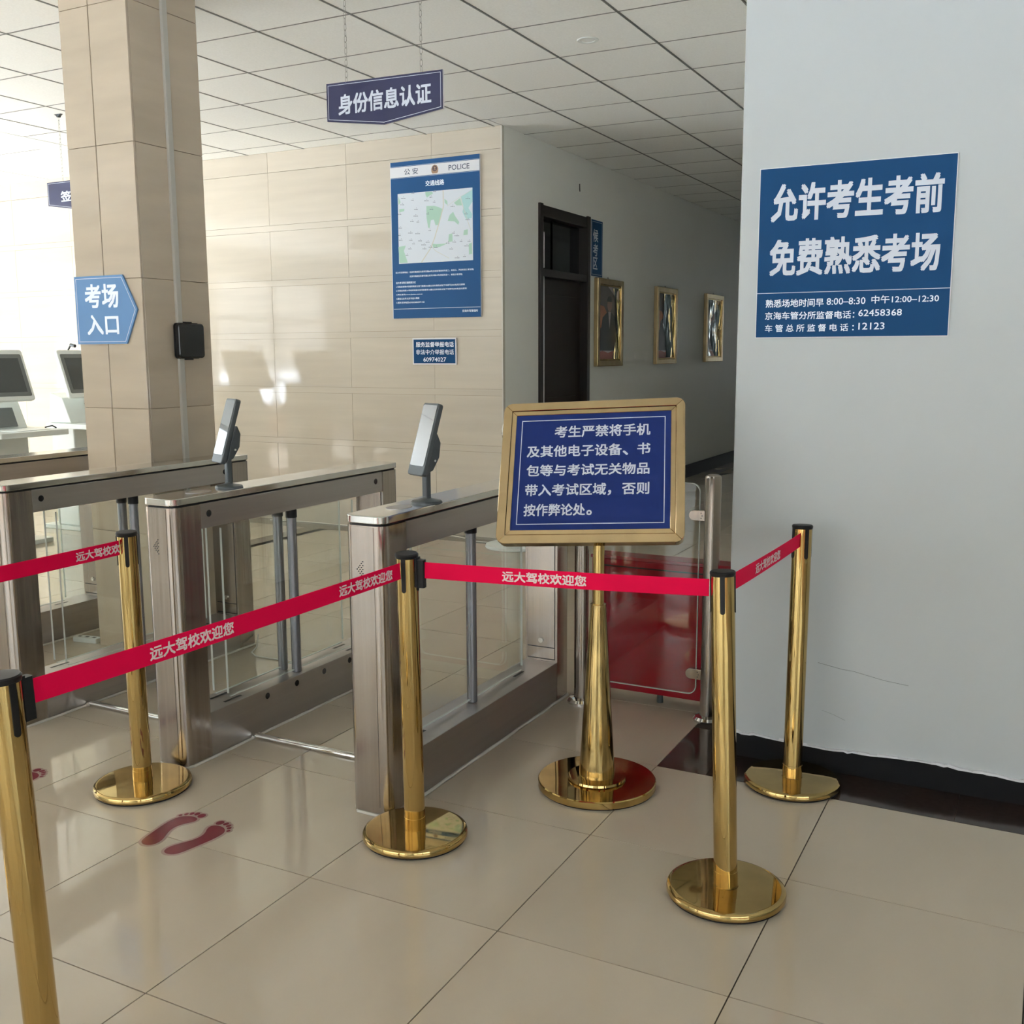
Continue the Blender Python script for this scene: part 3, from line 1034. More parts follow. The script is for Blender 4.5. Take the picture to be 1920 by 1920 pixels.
def picture(label, y0, y1, z0, z1, k):
    t = thing('framed_picture', label, 'picture', (0, 0, 0), group='gilt framed portraits on the grey corridor wall')
    fw_ = 0.055
    bm = nb()
    for a, b, c, d in ((y0, y0+fw_, z0, z1), (y1-fw_, y1, z0, z1), (y0+fw_, y1-fw_, z0, z0+fw_), (y0+fw_, y1-fw_, z1-fw_, z1)):
        box(bm, CX0+0.001, CX0+0.045, a, b, c, d)
    fin('frame', bm, M_goldf, t, bevel=0.006)
    bm = nb()
    for a, b, c, d in ((y0+fw_, y0+fw_+.012, z0+fw_, z1-fw_), (y1-fw_-.012, y1-fw_, z0+fw_, z1-fw_), (y0+fw_, y1-fw_, z0+fw_, z0+fw_+.012), (y0+fw_, y1-fw_, z1-fw_-.012, z1-fw_)):
        box(bm, CX0+0.02, CX0+0.032, a, b, c, d)
    fin('inner_moulding', bm, M_gold, t)
    a, b, c, d = y0+fw_, y1-fw_, z0+fw_, z1-fw_
    w, h = b-a, d-c
    q = lambda pts: [(a+u*w, c+v*h) for u, v in pts]
    pr_ = flat(t, 'print', [R4(a, b, c, d)], *PX, 0.008, 0.004, M_pbg)
    flat(pr_, 'print_sky', [q([(0.45, 1), (1, 0.80), (1, 1)])], *PX, 0.0121, 0.0004, M_pwh)
    flat(pr_, 'print_glow', [q([(0, 0.42), (0.35, 0.45), (0.5, 0.6), (0.3, 0.72), (0, 0.74)])], *PX, 0.0123, 0.0004, M_por)
    flat(pr_, 'print_flowers', [q([(0, 0), (1, 0), (1, 0.1), (0.75, 0.13), (0.5, 0.10), (0.25, 0.13), (0, 0.1)])], *PX, 0.0131, 0.0004, M_prd)
    flat(pr_, 'print_mist', [q([(0.0, 0.08), (1, 0.08), (1, 0.2), (0.8, 0.26), (0.6, 0.16), (0.2, 0.15)])], *PX, 0.0129, 0.0002, M_pwh)
    flat(pr_, 'print_suit', [q([(0.12, 0.13), (0.8, 0.13), (0.92, 0.42), (0.86, 0.58), (0.66, 0.64), (0.44, 0.64), (0.24, 0.57), (0.16, 0.4)])], *PX, 0.0133, 0.0004, M_suit)
    flat(pr_, 'print_shirt', [q([(0.50, 0.65), (0.56, 0.42), (0.62, 0.65)])], *PX, 0.0138, 0.0003, M_pwh)
    flat(pr_, 'print_face', [[(a+w*(0.56+0.11*math.cos(th)), c+h*(0.745+0.095*math.sin(th))) for th in [2*PI*i/16 for i in range(16)]]], *PX, 0.0138, 0.0004, M_skin)
    flat(pr_, 'print_hair', [[(a+w*(0.56+0.12*math.cos(th)), c+h*(0.785+0.075*math.sin(th))) for th in [PI*i/10 for i in range(11)]]], *PX, 0.0143, 0.0004, M_suit)
    # loose plastic film over the print
    bm = nb()
    nu, nv = 14, 34
    u_from = (0.80, 0.45, 0.02)[k]
    random.seed(20+k)
    ph = [random.uniform(0, 6) for _ in range(6)]
    grid = []
    for iv in range(nv+1):
        row = []
        v = iv/nv
        for iu in range(nu+1):
            ue = u_from+0.08*math.sin(5*v+ph[0])+0.04*math.sin(13*v+ph[1])
            u = ue+(0.995-ue)*iu/nu
            hgt = 0.0175+0.004*math.sin(9*u+3*math.sin(4*v+ph[2])+ph[3])+0.003*math.sin(11*v+6*u+ph[4])
            row.append(bm.verts.new((CX0+hgt, a+u*w, c+(0.02+0.96*v)*h)))
        grid.append(row)
    for iv in range(nv):
        for iu in range(nu):
            f = bm.faces.new((grid[iv][iu], grid[iv][iu+1], grid[iv+1][iu+1], grid[iv+1][iu]))
            f.smooth = True
    fin('plastic_film', bm, M_wavy, t)
    bm = nb()
    tube(bm, [(CX0+0.01, (y0+y1)/2-0.02, z1), (CX0+0.006, (y0+y1)/2, z1+0.02), (CX0+0.01, (y0+y1)/2+0.02, z1)], 0.002, 5)
    fin('hanging_loop', bm, M_reader, t)
picture('gilt framed portrait of a dark suited figure, closest to the door sign', 6.780, 7.420, 1.336, 2.143, 0)
picture('gilt framed portrait half covered by wavy film, middle of three', 8.392, 9.052, 1.340, 2.153, 1)
picture('gilt framed picture wholly covered by wavy reflective film, deepest in the corridor', 10.146, 10.855, 1.350, 2.163, 2)

# ================================================================== DOWNLIGHTS
def downlight(label, x, y):
    t = thing('ceiling_downlight', label, 'ceiling light', (x, y, CEIL))
    bm = nb()
    lathe(bm, [(0.036, -0.002), (0.040, -0.006), (0.056, -0.007), (0.060, -0.004), (0.060, 0.0)], 32)
    fin('rim', bm, M_wplast, t)
    bm = nb()
    lathe(bm, [(0.0, -0.0035), (0.036, -0.0035), (0.038, 0.0)], 32)
    fin('diffuser', bm, M_gyp, t)
downlight('small round downlight in the grid ceiling above the turnstiles', -1.215, 3.341)
downlight('small round downlight in the smooth plasterboard ceiling', -6.62, 4.28)

# ================================================================== TURNSTILES
def turnstile(label, xc, holes, poles, front_seen=True, oval_plate=True):
    t = thing('turnstile', label, 'turnstile', (xc, 0.41, 0), group='brushed steel swing gate turnstiles in a row')
    L_ = 1.38
    HW = 0.074
    zt = 0.937
    # front column: rounded shell, with a flat polished front plate
    bm = nb()
    prism(bm, rrect(-HW, HW, 0, 0.128, 0.034, 8, (1, 1, 0, 0)), 0.0, zt, smooth=True)
    c = fin('front_column', bm, M_steel, t)
    bm = nb()
    box(bm, -HW+0.030, HW-0.036, -0.0015, 0.004, 0.03, zt-0.004)
    fin('front_plate', bm, M_steel, c)
    bm = nb()
    for k in range(5):       # arrow of punched holes
        for q in range(-k, k+1, 2):
            prism(bm, circle(-0.024+k*0.0052, 0.800+q*0.0062, 0.0021, 8), -0.0024, -0.0012, 'y')
    fin('arrow_holes', bm, M_black, c)['kind'] = 'stuff'
    # rear column
    bm = nb()
    prism(bm, rrect(-HW, HW, L_-0.128, L_, 0.034, 8, (0, 0, 1, 1)), 0.0, zt, smooth=True)
    rc = fin('rear_column', bm, M_steel, t)
    bm = nb()
    box(bm, -HW+0.012, HW-0.012, L_-0.131, L_-0.1275, 0.235, 0.845)
    box(bm, -HW+0.012, HW-0.012, L_-0.131, L_-0.1275, 0.185, 0.231)
    bk = nb()
    box(bk, -HW+0.0102, HW-0.0102, L_-0.1292, L_-0.127, 0.180, 0.847)
    fin('plate_gap', bk, M_black, rc)
    fin('access_plate', bm, M_steel, rc)
    bm = nb()
    prism(bm, circle(0.0, 0.262, 0.011, 16), L_-0.136, L_-0.130, 'y')
    prism(bm, circle(0.0, 0.262, 0.005, 10), L_-0.1375, L_-0.130, 'y')
    fin('lock', bm, M_chrome, rc)
    bm = nb()
    box(bm, -HW+0.012, HW-0.012, 0.1275, 0.131, 0.185, 0.845)
    fin('access_plate', bm, M_steel, c)
    # beam
    bm = nb()
    box(bm, -HW+0.002, HW-0.002, 0.1285, L_-0.1285, 0.848, zt)
    b = fin('top_beam', bm, M_steelh, t, bevel=0.002)
    # low box
    bm = nb()
    box(bm, -HW+0.001, HW-0.001, 0.1285, L_-0.1285, 0.0, 0.172)
    lb = fin('lower_box', bm, M_steelh, t, bevel=0.002)
    bm = nb()
    for px in poles:
        box(bm, px-0.006, px+0.006, 0.24, 0.33, 0.1715, 0.1726)
        box(bm, px-0.006, px+0.006, 1.00, 1.08, 0.1715, 0.1726)
    fin('glass_slot', bm, M_black, lb)['kind'] = 'stuff'
    # lid
    bm = nb()
    prism(bm, rrect(-HW-0.002, HW+0.002, -0.003, L_+0.003, 0.036, 8), 0.944, 0.968, smooth=True)
    ld = fin('lid', bm, M_lid, t, bevel=0.0025)
    bm = nb()
    prism(bm, rrect(-HW+0.006, HW-0.006, 0.005, L_-0.005, 0.03, 6), 0.936, 0.945)
    fin('shadow_gap', bm, M_black, ld)
    if oval_plate:  # duller oval inset, partly standing in for the tablet's reflection in the lid
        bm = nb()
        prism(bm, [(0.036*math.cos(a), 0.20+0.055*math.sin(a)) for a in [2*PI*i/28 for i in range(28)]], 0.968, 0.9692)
        fin('lid_oval_plate', bm, M_steelh, ld)
    for side in holes:
        for y in (0.170, 1.20):
            bm = nb()
            a, b_ = (HW-0.0025, HW-0.0012) if side > 0 else (-HW+0.0012, -HW+0.0025)
            prism(bm, circle(y, 0.899, 0.0125, 20), a, b_, 'x')
            fin('sensor_window', bm, M_blackgl, b)
        for k in range(4):
            bm = nb()
            a, b_ = (HW-0.002, HW-0.0002) if side > 0 else (-HW+0.0002, -HW+0.002)
            prism(bm, circle(0.437+k*0.178, 0.142, 0.0125, 20), a, b_, 'x')
            fin('sensor_window', bm, M_blackgl, lb)
    for px in poles:
        bm = nb()
        lathe(bm, [(0.0, 0.174), (0.019, 0.174), (0.0195, 0.178), (0.0195, 0.832), (0.0, 0.832)], 24, px, 0.662)
        p = fin('pivot_pole', bm, M_tube, t)
        bm = nb()
        lathe(bm, [(0.0, 0.812), (0.0225, 0.812), (0.0225, 0.848), (0.0, 0.848)], 24, px, 0.662)
        fin('pole_collar', bm, M_black, p)
        # swing glass, parallel with the cabinet while the lane is open
        bm = nb()
        prism(bm, rrect(0.262, 1.068, 0.186, 0.838, 0.012, 4), px-0.004, px+0.004, 'x')
        g = fin('glass_wing', bm, G_clear, t)
        bm = nb()
        box(bm, px-0.0042, px+0.0042, 0.2608, 0.2623, 0.20, 0.83)
        box(bm, px-0.0042, px+0.0042, 1.0677, 1.0692, 0.20, 0.83)
        box(bm, px-0.0042, px+0.0042, 0.272, 1.058, 0.1845, 0.187)
        fin('glass_rim', bm, G_edge, g)
    # sealant bead round the foot
    bm = nb()
    random.seed(int(abs(xc)*100))
    pts = []
    o_ = HW+0.003
    for (ax, ay, bx__, by) in ((-o_, 0.03, -o_+0.03, -0.003), (-o_+0.03, -0.003, o_-0.03, -0.003), (o_-0.03, -0.003, o_, 0.03), (o_, 0.03, o_, L_-0.03), (o_, L_-0.03, o_-0.03, L_+0.003), (o_-0.03, L_+0.003, -o_+0.03, L_+0.003), (-o_+0.03, L_+0.003, -o_, L_-0.03), (-o_, L_-0.03, -o_, 0.03)):
        n = max(1, int(math.hypot(bx__-ax, by-ay)/0.05))
        for k in range(n):
            f = k/n
            pts.append((ax+(bx__-ax)*f+random.uniform(-.002, .002), ay+(by-ay)*f+random.uniform(-.002, .002), 0.003))
    tube(bm, pts, 0.006, 6, closed=True)
    fin('sealant_bead', bm, M_caulk, t)
    return t
XC = -0.682
XB = -1.545
XA = -2.425
XD = -3.375
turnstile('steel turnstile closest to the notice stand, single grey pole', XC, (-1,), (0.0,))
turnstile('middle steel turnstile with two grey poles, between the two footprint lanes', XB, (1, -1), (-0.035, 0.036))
turnstile('steel turnstile behind the left brass stanchion, in front of the column', XA, (1, -1), (-0.035, 0.036), oval_plate=False)
turnstile('farthest steel turnstile, half hidden left of the column', XD, (), (0.0,), oval_plate=False)

# cable cover tubes across the lanes
def floor_tube(label, x0, x1, y):
    t = thing('cable_cover_tube', label, 'floor tube', (0, 0, 0), group='steel cable tubes across the turnstile lanes')
    bm = nb()
    tube(bm, [(x0, y, 0.0085), (x1, y+0.003, 0.0085)], 0.0125, 12)
    fin('tube', bm, M_chrome, t)
    bm = nb()
    for x in (x0, x1):
        for k in range(5):
            tube(bm, [(x+random.uniform(-.01, .01), y-0.016+k*0.008, 0.004), (x+random.uniform(-.008, .008), y-0.012+k*0.008, 0.010)], 0.007, 6)
    fin('sealant_collar', bm, M_caulk, t)
floor_tube('steel tube on the floor between middle turnstile and the one by the notice stand', XB+0.082, XC-0.082, 0.765)
floor_tube('steel tube on the floor of the lane behind the left brass stanchion', XA+0.082, XB-0.082, 0.74)

# ---- face readers on the lids
def reader(label, x, y, yaw):
    t = thing('face_reader', label, 'face reader', (x, y, 0.968), yaw, group='tilted face readers on stands')
    bm = nb()
    prof = [(1.0, 0.0), (1.0, 0.004), (0.93, 0.008), (0.30, 0.016), (0.26, 0.022)]
    rings = []
    for s, z in prof:
        rings.append([bm.verts.new((0.056*s*math.cos(2*PI*i/32), 0.050*s*math.sin(2*PI*i/32), z)) for i in range(32)])
    bm.faces.new(rings[0][::-1])
    bm.faces.new(rings[-1])
    for A, B in zip(rings, rings[1:]):
        for i in range(32):
            bm.faces.new((A[i], A[(i+1) % 32], B[(i+1) % 32], B[i])).smooth = True
    fin('stand_base', bm, M_reader, t)
    bm = nb()
    prism(bm, rrect(-0.013, 0.013, -0.010, 0.010, 0.004, 3), 0.018, 0.150)
    fin('stand_neck', bm, M_reader, t, bevel=0.001)
    bm = nb()       # angled bracket behind the screen
    prism(bm, [(-0.010, 0.098), (0.014, 0.108), (0.040, 0.150), (0.046, 0.198), (0.034, 0.228), (0.008, 0.170)], -0.020, 0.020, 'x')
    br = fin('bracket', bm, M_reader, t, bevel=0.002)
    for sx_ in (-0.0215, 0.0205):
        bm = nb()
        prism(bm, circle(0.022, 0.140, 0.004, 12), sx_, sx_+0.001, 'x')
        fin('screw', bm, M_chrome, br)
    # tablet, tilted back
    tl = R(17)
    e = fin('tablet', prism(nb(), rrect(-0.045, 0.045, -0.120, 0.124, 0.010, 5), -0.010, 0.010, 'y'), M_reader, t, bevel=0.003, loc=(0, -0.002, 0.208), rot=(-tl, 0, 0))
    bm = nb()
    prism(bm, rrect(-0.040, 0.040, -0.088, 0.117, 0.006, 4), -0.0112, -0.0101, 'y')
    fin('screen', bm, M_screen, e)
    return t
reader('dark tilted face reader on the turnstile by the notice stand', -0.655, 0.735, R(-24))
reader('dark tilted face reader on the middle turnstile', -1.535, 0.755, R(-24))

# ================================================================== BRASS STANCHIONS AND BELTS
def stanchion(label, base, top, rot, clip=None):
    t = thing('brass_stanchion', label, 'stanchion', (base[0], base[1], 0), group='polished brass queue stanchions')
    bm = nb()
    lathe(bm, [(0.0, 0.0), (0.152, 0.0), (0.155, 0.002), (0.155, 0.006), (0.0, 0.006)], 64)
    fin('rubber_foot', bm, M_black, t)
    bm = nb()
    lathe(bm, [(0.0, 0.0055), (0.156, 0.0055), (0.160, 0.010), (0.1605, 0.018), (0.158, 0.024), (0.152, 0.0275), (0.146, 0.0285), (0.05, 0.0300), (0.0, 0.0300)], 96)
    fin('base_disc', bm, M_gold, t)
    dx, dy = top[0]-base[0], top[1]-base[1]
    H = 0.885
    tilt = Vector((dx, dy, H)).normalized()
    q = Vector((0, 0, 1)).rotation_difference(tilt)
    pm = q.to_matrix().to_euler()
    bm = nb()
    lathe(bm, [(0.0, 0.026), (0.0325, 0.026), (0.0325, 0.070), (0.0315, 0.0705), (0.0315, H-0.004), (0.0, H-0.004)], 48)
    p = fin('pole', bm, M_gold, t, rot=pm)
    bm = nb()
    lathe(bm, [(0.0327, 0.0295), (0.0345, 0.0295), (0.0345, 0.0315), (0.0327, 0.0315)], 48)
    fin('collar_ring', bm, M_gold2, p)
    bm = nb()
    lathe(bm, [(0.0, H-0.006), (0.0322, H-0.006), (0.0338, H-0.001), (0.0338, H+0.004), (0.031, H+0.007), (0.0, H+0.0085)], 48)
    h = fin('black_cap', bm, M_black, p)
    for k in range(4):       # slots the belts run out of
        a = rot+k*PI/2
        bm = nb()
        pts = [(-0.0065, H-0.006), (0.0065, H-0.006)]
        prof = [(0.0065*math.cos(th), H-0.098+0.0065*math.sin(th)) for th in [-PI*i/8 for i in range(0, 9)]]
        pts = [(-0.0065, H-0.004), (-0.0065, H-0.098)]+[(-0.0065*math.cos(PI*i/8), H-0.098-0.0065*math.sin(PI*i/8)) for i in range(1, 8)]+[(0.0065, H-0.098), (0.0065, H-0.004)]
        # plate sits tangentially on the pole
        for x_, z_ in ():
            pass
        lo = [bm.verts.new((x_, -0.0306, z_)) for x_, z_ in pts]
        hi = [bm.verts.new((x_, -0.0332, z_)) for x_, z_ in pts]
        bm.faces.new(lo)
        bm.faces.new(hi[::-1])
        n = len(pts)
        for i in range(n):
            bm.faces.new((lo[i], lo[(i+1) % n], hi[(i+1) % n], hi[i]))
        fin('belt_slot', bm, M_black, h, rot=(0, 0, a))
    if clip is not None:
        bm = nb()
        prism(bm, rrect(-0.0105, 0.0105, 0.030, 0.056, 0.004, 4), H-0.092, H-0.010)
        box(bm, -0.014, 0.014, 0.0295, 0.036, H-0.088, H-0.004)
        fin('belt_clip', bm, M_black, h, rot=(0, 0, clip-PI/2))
    return t
near = ((-0.459, -0.966), (-0.470, -0.990))
fm = ((-0.472, 0.348), (-0.454, 0.303))
fr = ((0.467, 0.443), (0.429, 0.463))
rr = ((0.463, 1.260), (0.458, 1.300))
fl = ((-1.495, 0.232), (-1.470, 0.204))
def ang(a, b):
    return math.atan2(b[1]-a[1], b[0]-a[0])
stanchion('tall-looking brass stanchion closest to the camera, cut by the left edge', near[0], near[1], R(-6), ang(near[1], fm[1]))
stanchion('brass stanchion in front of the turnstile by the notice stand', fm[0], fm[1], R(14), ang(fm[1], fr[1]))
stanchion('brass stanchion on the open floor, nearest the white wall side belt corner', fr[0], fr[1], R(14), ang(fr[1], rr[1]))
stanchion('brass stanchion standing against the white wall skirting', rr[0], rr[1], R(40))
stanchion('brass stanchion at the foot of the middle turnstile, beside the floor footprints', fl[0], fl[1], R(43))

def belt(label, A, B, t0, t1, texts, zc=0.844, bold=0.034):
    """ribbon from A to B (xy), visible between distances t0 and t1; texts: (string, t0, t1)"""
    t = thing('queue_belt', label, 'belt', (0, 0, 0), group='crimson retractable belts between the stanchions')
    A = Vector((A[0], A[1], zc))
    B = Vector((B[0], B[1], zc))
    D = (B-A)
    L_ = D.length
    D.normalize()
    N = D.cross(Vector((0, 0, 1)))
    sag = lambda s: -0.004*4*(s/L_)*(1-s/L_)
    bm = nb()
    n = 24
    sec = []
    for i in range(n+1):
        s = t0+(t1-t0)*i/n
        tw = 0.0008*math.sin(6*s)
        p = A+D*s+Vector((0, 0, sag(s)))
        sec.append([bm.verts.new(p+N*a+Vector((0, 0, b))) for a, b in ((0.0006+tw, -0.0235), (0.0006-tw, 0.0235), (-0.0006-tw, 0.0235), (-0.0006+tw, -0.0235))])
    for a, b in zip(sec, sec[1:]):
        for k in range(4):
            bm.faces.new((a[k], a[(k+1) % 4], b[(k+1) % 4], b[k]))
    bm.faces.new(sec[0])
    bm.faces.new(sec[-1][::-1])
    fin('webbing', bm, M_belt, t)
    for s, a, b in texts:
        z = sag((a+b)/2)
        write(t, s, (a, b, -0.0145+z, 0.0145+z), A, D, (0, 0, 1), 0.0016, M_beltw, bold)
W7 = '远大驾校欢迎您'
L1 = math.dist(near[1], fm[1])
L2 = math.dist(fm[1], fr[1])
L3 = math.dist(fr[1], rr[1])
belt('crimson belt from the nearest stanchion to the turnstile end, printed twice', near[1], fm[1], 0.050, L1-0.034, [(W7, 0.338, 0.583), (W7, 0.976, 1.217)])
belt('crimson belt passing in front of the notice stand pole', fm[1], fr[1], 0.050, L2-0.034, [(W7, 0.290, 0.530)])
belt('crimson belt running back to the white wall stanchion', fr[1], rr[1], 0.050, L3-0.034, [(W7, 0.300, 0.560)])
b0 = (-1.452, -1.05)
stanchion('brass stanchion past the left edge, holding the outer end of the leftmost belt', b0, b0, R(0))
L0 = math.dist(b0, fl[1])
s0 = math.dist(b0, (-1.454, -0.27))
belt('crimson belt leaving the frame on the left at the footprint lane', b0, fl[1], 0.034, L0-0.034, [('远大驾校欢', s0+0.270, s0+0.441)])

# ================================================================== NOTICE STAND
t = thing('notice_stand', 'brass notice stand with a tilted blue board, in front of the red panel', 'sign stand', (-0.124, 0.945, 0))
bm = nb()
lathe(bm, [(0.0, 0.0), (0.196, 0.0), (0.198, 0.004), (0.0, 0.004)], 64)
fin('rubber_foot', bm, M_black, t)
bm = nb()
lathe(bm, [(0.0, 0.004), (0.1985, 0.004), (0.200, 0.006), (0.200, 0.026), (0.197, 0.029), (0.10, 0.030), (0.0, 0.030)], 96)
fin('base_disc', bm, M_gold, t)
bm = nb()
lathe(bm, [(0.0, 0.03), (0.096, 0.030), (0.099, 0.033), (0.097, 0.040), (0.062, 0.043), (0.0, 0.043)], 64)
fin('base_step', bm, M_gold, t)
bm = nb()
lathe(bm, [(0.0, 0.042), (0.0605, 0.042), (0.0600, 0.060), (0.0265, 0.625), (0.0265, 0.636), (0.0, 0.637)], 48)
fin('cone_pole', bm, M_gold2, t)
bm = nb()
lathe(bm, [(0.0, 0.636), (0.0190, 0.636), (0.0190, 1.000), (0.0, 1.000)], 32)
fin('upper_pole', bm, M_gold, t)
yaw, tilt, roll = 0.237, 0.491, 0.051
u = Vector((math.cos(yaw), math.sin(yaw), 0))
n0 = Vector((math.sin(yaw), -math.cos(yaw), 0))
up = Vector((0, 0, 1))*math.cos(tilt)-n0*math.sin(tilt)
U = u*math.cos(roll)+up*math.sin(roll)
V = -u*math.sin(roll)+up*math.cos(roll)
O = Vector((-0.159, 0.957, 1.078))-Vector(t.location)
PB = (O, U, V)
NN = U.cross(V)
fr_ = thing_board = flat(t, 'board_back', [rrect(-0.303, 0.303, -0.250, 0.247, 0.028, 5)], *PB, -0.032, 0.028, M_goldf)
def mitre(x0, x1, z0, z1, w, h0, h1, rad, name, m):
    """picture-frame ring with four mitred sides, raised from h0 (outer) to h1 (inner)"""
    out_ = [(x0, z0), (x1, z0), (x1, z1), (x0, z1)]
    in_ = [(x0+w, z0+w), (x1-w, z0+w), (x1-w, z1-w), (x0+w, z1-w)]
    for i in range(4):
        j = (i+1) % 4
        bm = nb()
        if rad:
            c0, c1 = Vector(out_[i]), Vector(out_[j])
            d = (c1-c0).normalized()
            cen0 = Vector((x0+rad if out_[i][0] == x0 else x1-rad, z0+rad if out_[i][1] == z0 else z1-rad))
            cen1 = Vector((x0+rad if out_[j][0] == x0 else x1-rad, z0+rad if out_[j][1] == z0 else z1-rad))
            nrm = Vector((d.y, -d.x))
            a0 = math.atan2(nrm.y, nrm.x)
            pts = [tuple(cen0+Vector((math.cos(a0+R(k)), math.sin(a0+R(k))))*rad) for k in (-45, -30, -15, 0)]+[tuple(cen1+Vector((math.cos(a0+R(k)), math.sin(a0+R(k))))*rad) for k in (0, 15, 30, 45)]
        else:
            pts = [out_[i], out_[j]]
        inn = [in_[j], in_[i]]
        poly = [(p, h0) for p in pts]+[(p, h1) for p in inn]
        lo = [bm.verts.new(PB[0]+U*p[0]+V*p[1]+NN*(-0.006)) for p, h in poly]
        hi = [bm.verts.new(PB[0]+U*p[0]+V*p[1]+NN*h) for p, h in poly]
        n = len(poly)
        bm.faces.new(lo[::-1])
        bm.faces.new(hi)
        for k in range(n):
            bm.faces.new((lo[k], lo[(k+1) % n], hi[(k+1) % n], hi[k]))
        fin(name, bm, m, t, bevel=0.0012, seg=1)
mitre(-0.305, 0.305, -0.252, 0.249, 0.029, 0.006, 0.0075, 0.030, 'frame_side', M_goldf)
mitre(-0.275, 0.275, -0.222, 0.219, 0.016, 0.0045, 0.0055, 0, 'inner_frame', M_goldf)
flat(t, 'notice_panel', [R4(-0.262, 0.262, -0.208, 0.206)], *PB, -0.004, 0.006, M_boardblue)
border(t, R4(-0.262, 0.262, -0.208, 0.206), 0.0215, 0.0026, *PB, 0.0021, M_let)
for s, b in (('考生严禁将手机', (-0.126, 0.191, 0.1195, 0.160)), ('及其他电子设备', (-0.217, 0.099, 0.0505, 0.091)), ('、', (0.1035, 0.1196, 0.0505, 0.0650)), ('书', (0.1505, 0.1917, 0.0520, 0.0910)),
             ('包等与考试无关物品', (-0.215, 0.190, -0.0175, 0.0220)), ('带入考试区域', (-0.216, 0.051, -0.0870, -0.0470)), ('，', (0.058, 0.068, -0.0890, -0.0720)), ('否则', (0.1045, 0.1905, -0.0870, -0.0470)),
             ('按作弊论处', (-0.217, -0.015, -0.1570, -0.1165)), ('。', (-0.0090, 0.0070, -0.1560, -0.1400))):
    write(t, s, b, *PB, 0.0024, M_let, 0.026)
# bracket joining the board to the pole, and the side catch
bm = nb()
box(bm, -0.03, 0.03, 0.0, 0.05, 0.94, 1.0)
fin('board_bracket', bm, M_gold, t)
bm = nb()
pc = O-U*0.307+V*0.165-NN*0.020
tube(bm, [pc+V*0.02, pc-U*0.004, pc-V*0.028], 0.006, 8)
fin('side_catch', bm, M_chrome, t)

# ================================================================== POSTS AND GLASS PANEL AT THE CORNER
def rail_post(label, x, y, h, r):
    t = thing('steel_post', label, 'post', (x, y, 0), group='round steel posts carrying the glass panel')
    bm = nb()
    lathe(bm, [(0.0, 0.0), (r, 0.0), (r, h-0.016), (r*0.93, h-0.006), (r*0.6, h), (0.0, h+0.001)], 40)
    fin('post_tube', bm, M_steel, t)
    bm = nb()
    lathe(bm, [(r+0.001, 0.0), (0.058, 0.0), (0.058, 0.008), (0.050, 0.018), (r+0.001, 0.023)], 40)
    fin('flange', bm, M_chrome, t)
    return t
rail_post('steel post with a rounded top, beside the white wall corner', 0.022, 1.738, 0.992, 0.0315)
rail_post('steel post rising from a flange behind the notice stand', -0.520, 1.712, 0.992, 0.0290)
t = thing('glass_panel', 'clear glass panel with rounded corners between two steel posts', 'glass panel', (0, 0, 0))
bm = nb()
gp = rrect(-0.470, -0.026, 0.100, 0.955, 0.035, 6)
prism(bm, gp, 1.727, 1.735, 'y')
fin('pane', bm, G_clear, t)
bm = nb()
m_ = len(gp)
cxm, czm = -0.248, 0.5275
for i in range(m_):
    a, b = gp[i], gp[(i+1) % m_]
    sh = lambda p: (p[0]+(0.0022 if p[0] < cxm else -0.0022), p[1]+(0.0022 if p[1] < czm else -0.0022))
    prism(bm, [a, b, sh(b), sh(a)], 1.7262, 1.7358, 'y')
fin('pane_rim', bm, G_edge, t)
for x0, x1, right in ((-0.068, -0.004, True), (-0.500, -0.436, False)):
    for z in (0.829, 0.188):
        bm = nb()
        prism(bm, rrect(x0, x1, z-0.021, z+0.021, 0.020, 6, (1, 0, 0, 1) if right else (0, 1, 1, 0)), 1.719, 1.743, 'y')
        c = fin('clamp', bm, M_steel, t, bevel=0.002)
        bm = nb()
        xc_ = x1-0.014 if right else x0+0.014
        for dz in (-0.010, 0.0, 0.010):
            prism(bm, circle(xc_+(0.004 if dz == 0 else 0), z+dz, 0.0022, 8), 1.7178, 1.7192, 'y')
        fin('clamp_screws', bm, M_black, c)

# red panel box behind the glass
t = thing('red_panel', 'dark red glossy panel box standing on the floor behind the glass', 'panel', (0, 0, 0))
bm = nb()
box(bm, -0.515, 0.165, 1.810, 1.905, 0.045, 0.606)
fin('body', bm, M_red, t, bevel=0.004)
bm = nb()
box(bm, -0.520, 0.165, 1.806, 1.910, 0.6065, 0.620)
fin('top_rim', bm, M_redtop, t, bevel=0.003)
bm = nb()
box(bm, -0.490, 0.150, 1.8085, 1.812, 0.575, 0.580)
fin('seam', bm, M_black, t)
for x in (-0.47, -0.22, 0.12):
    bm = nb()
    lathe(bm, [(0.0, 0.0), (0.014, 0.0), (0.012, 0.045), (0.0, 0.045)], 16, x, 1.857)
    fin('foot', bm, M_reader, t)

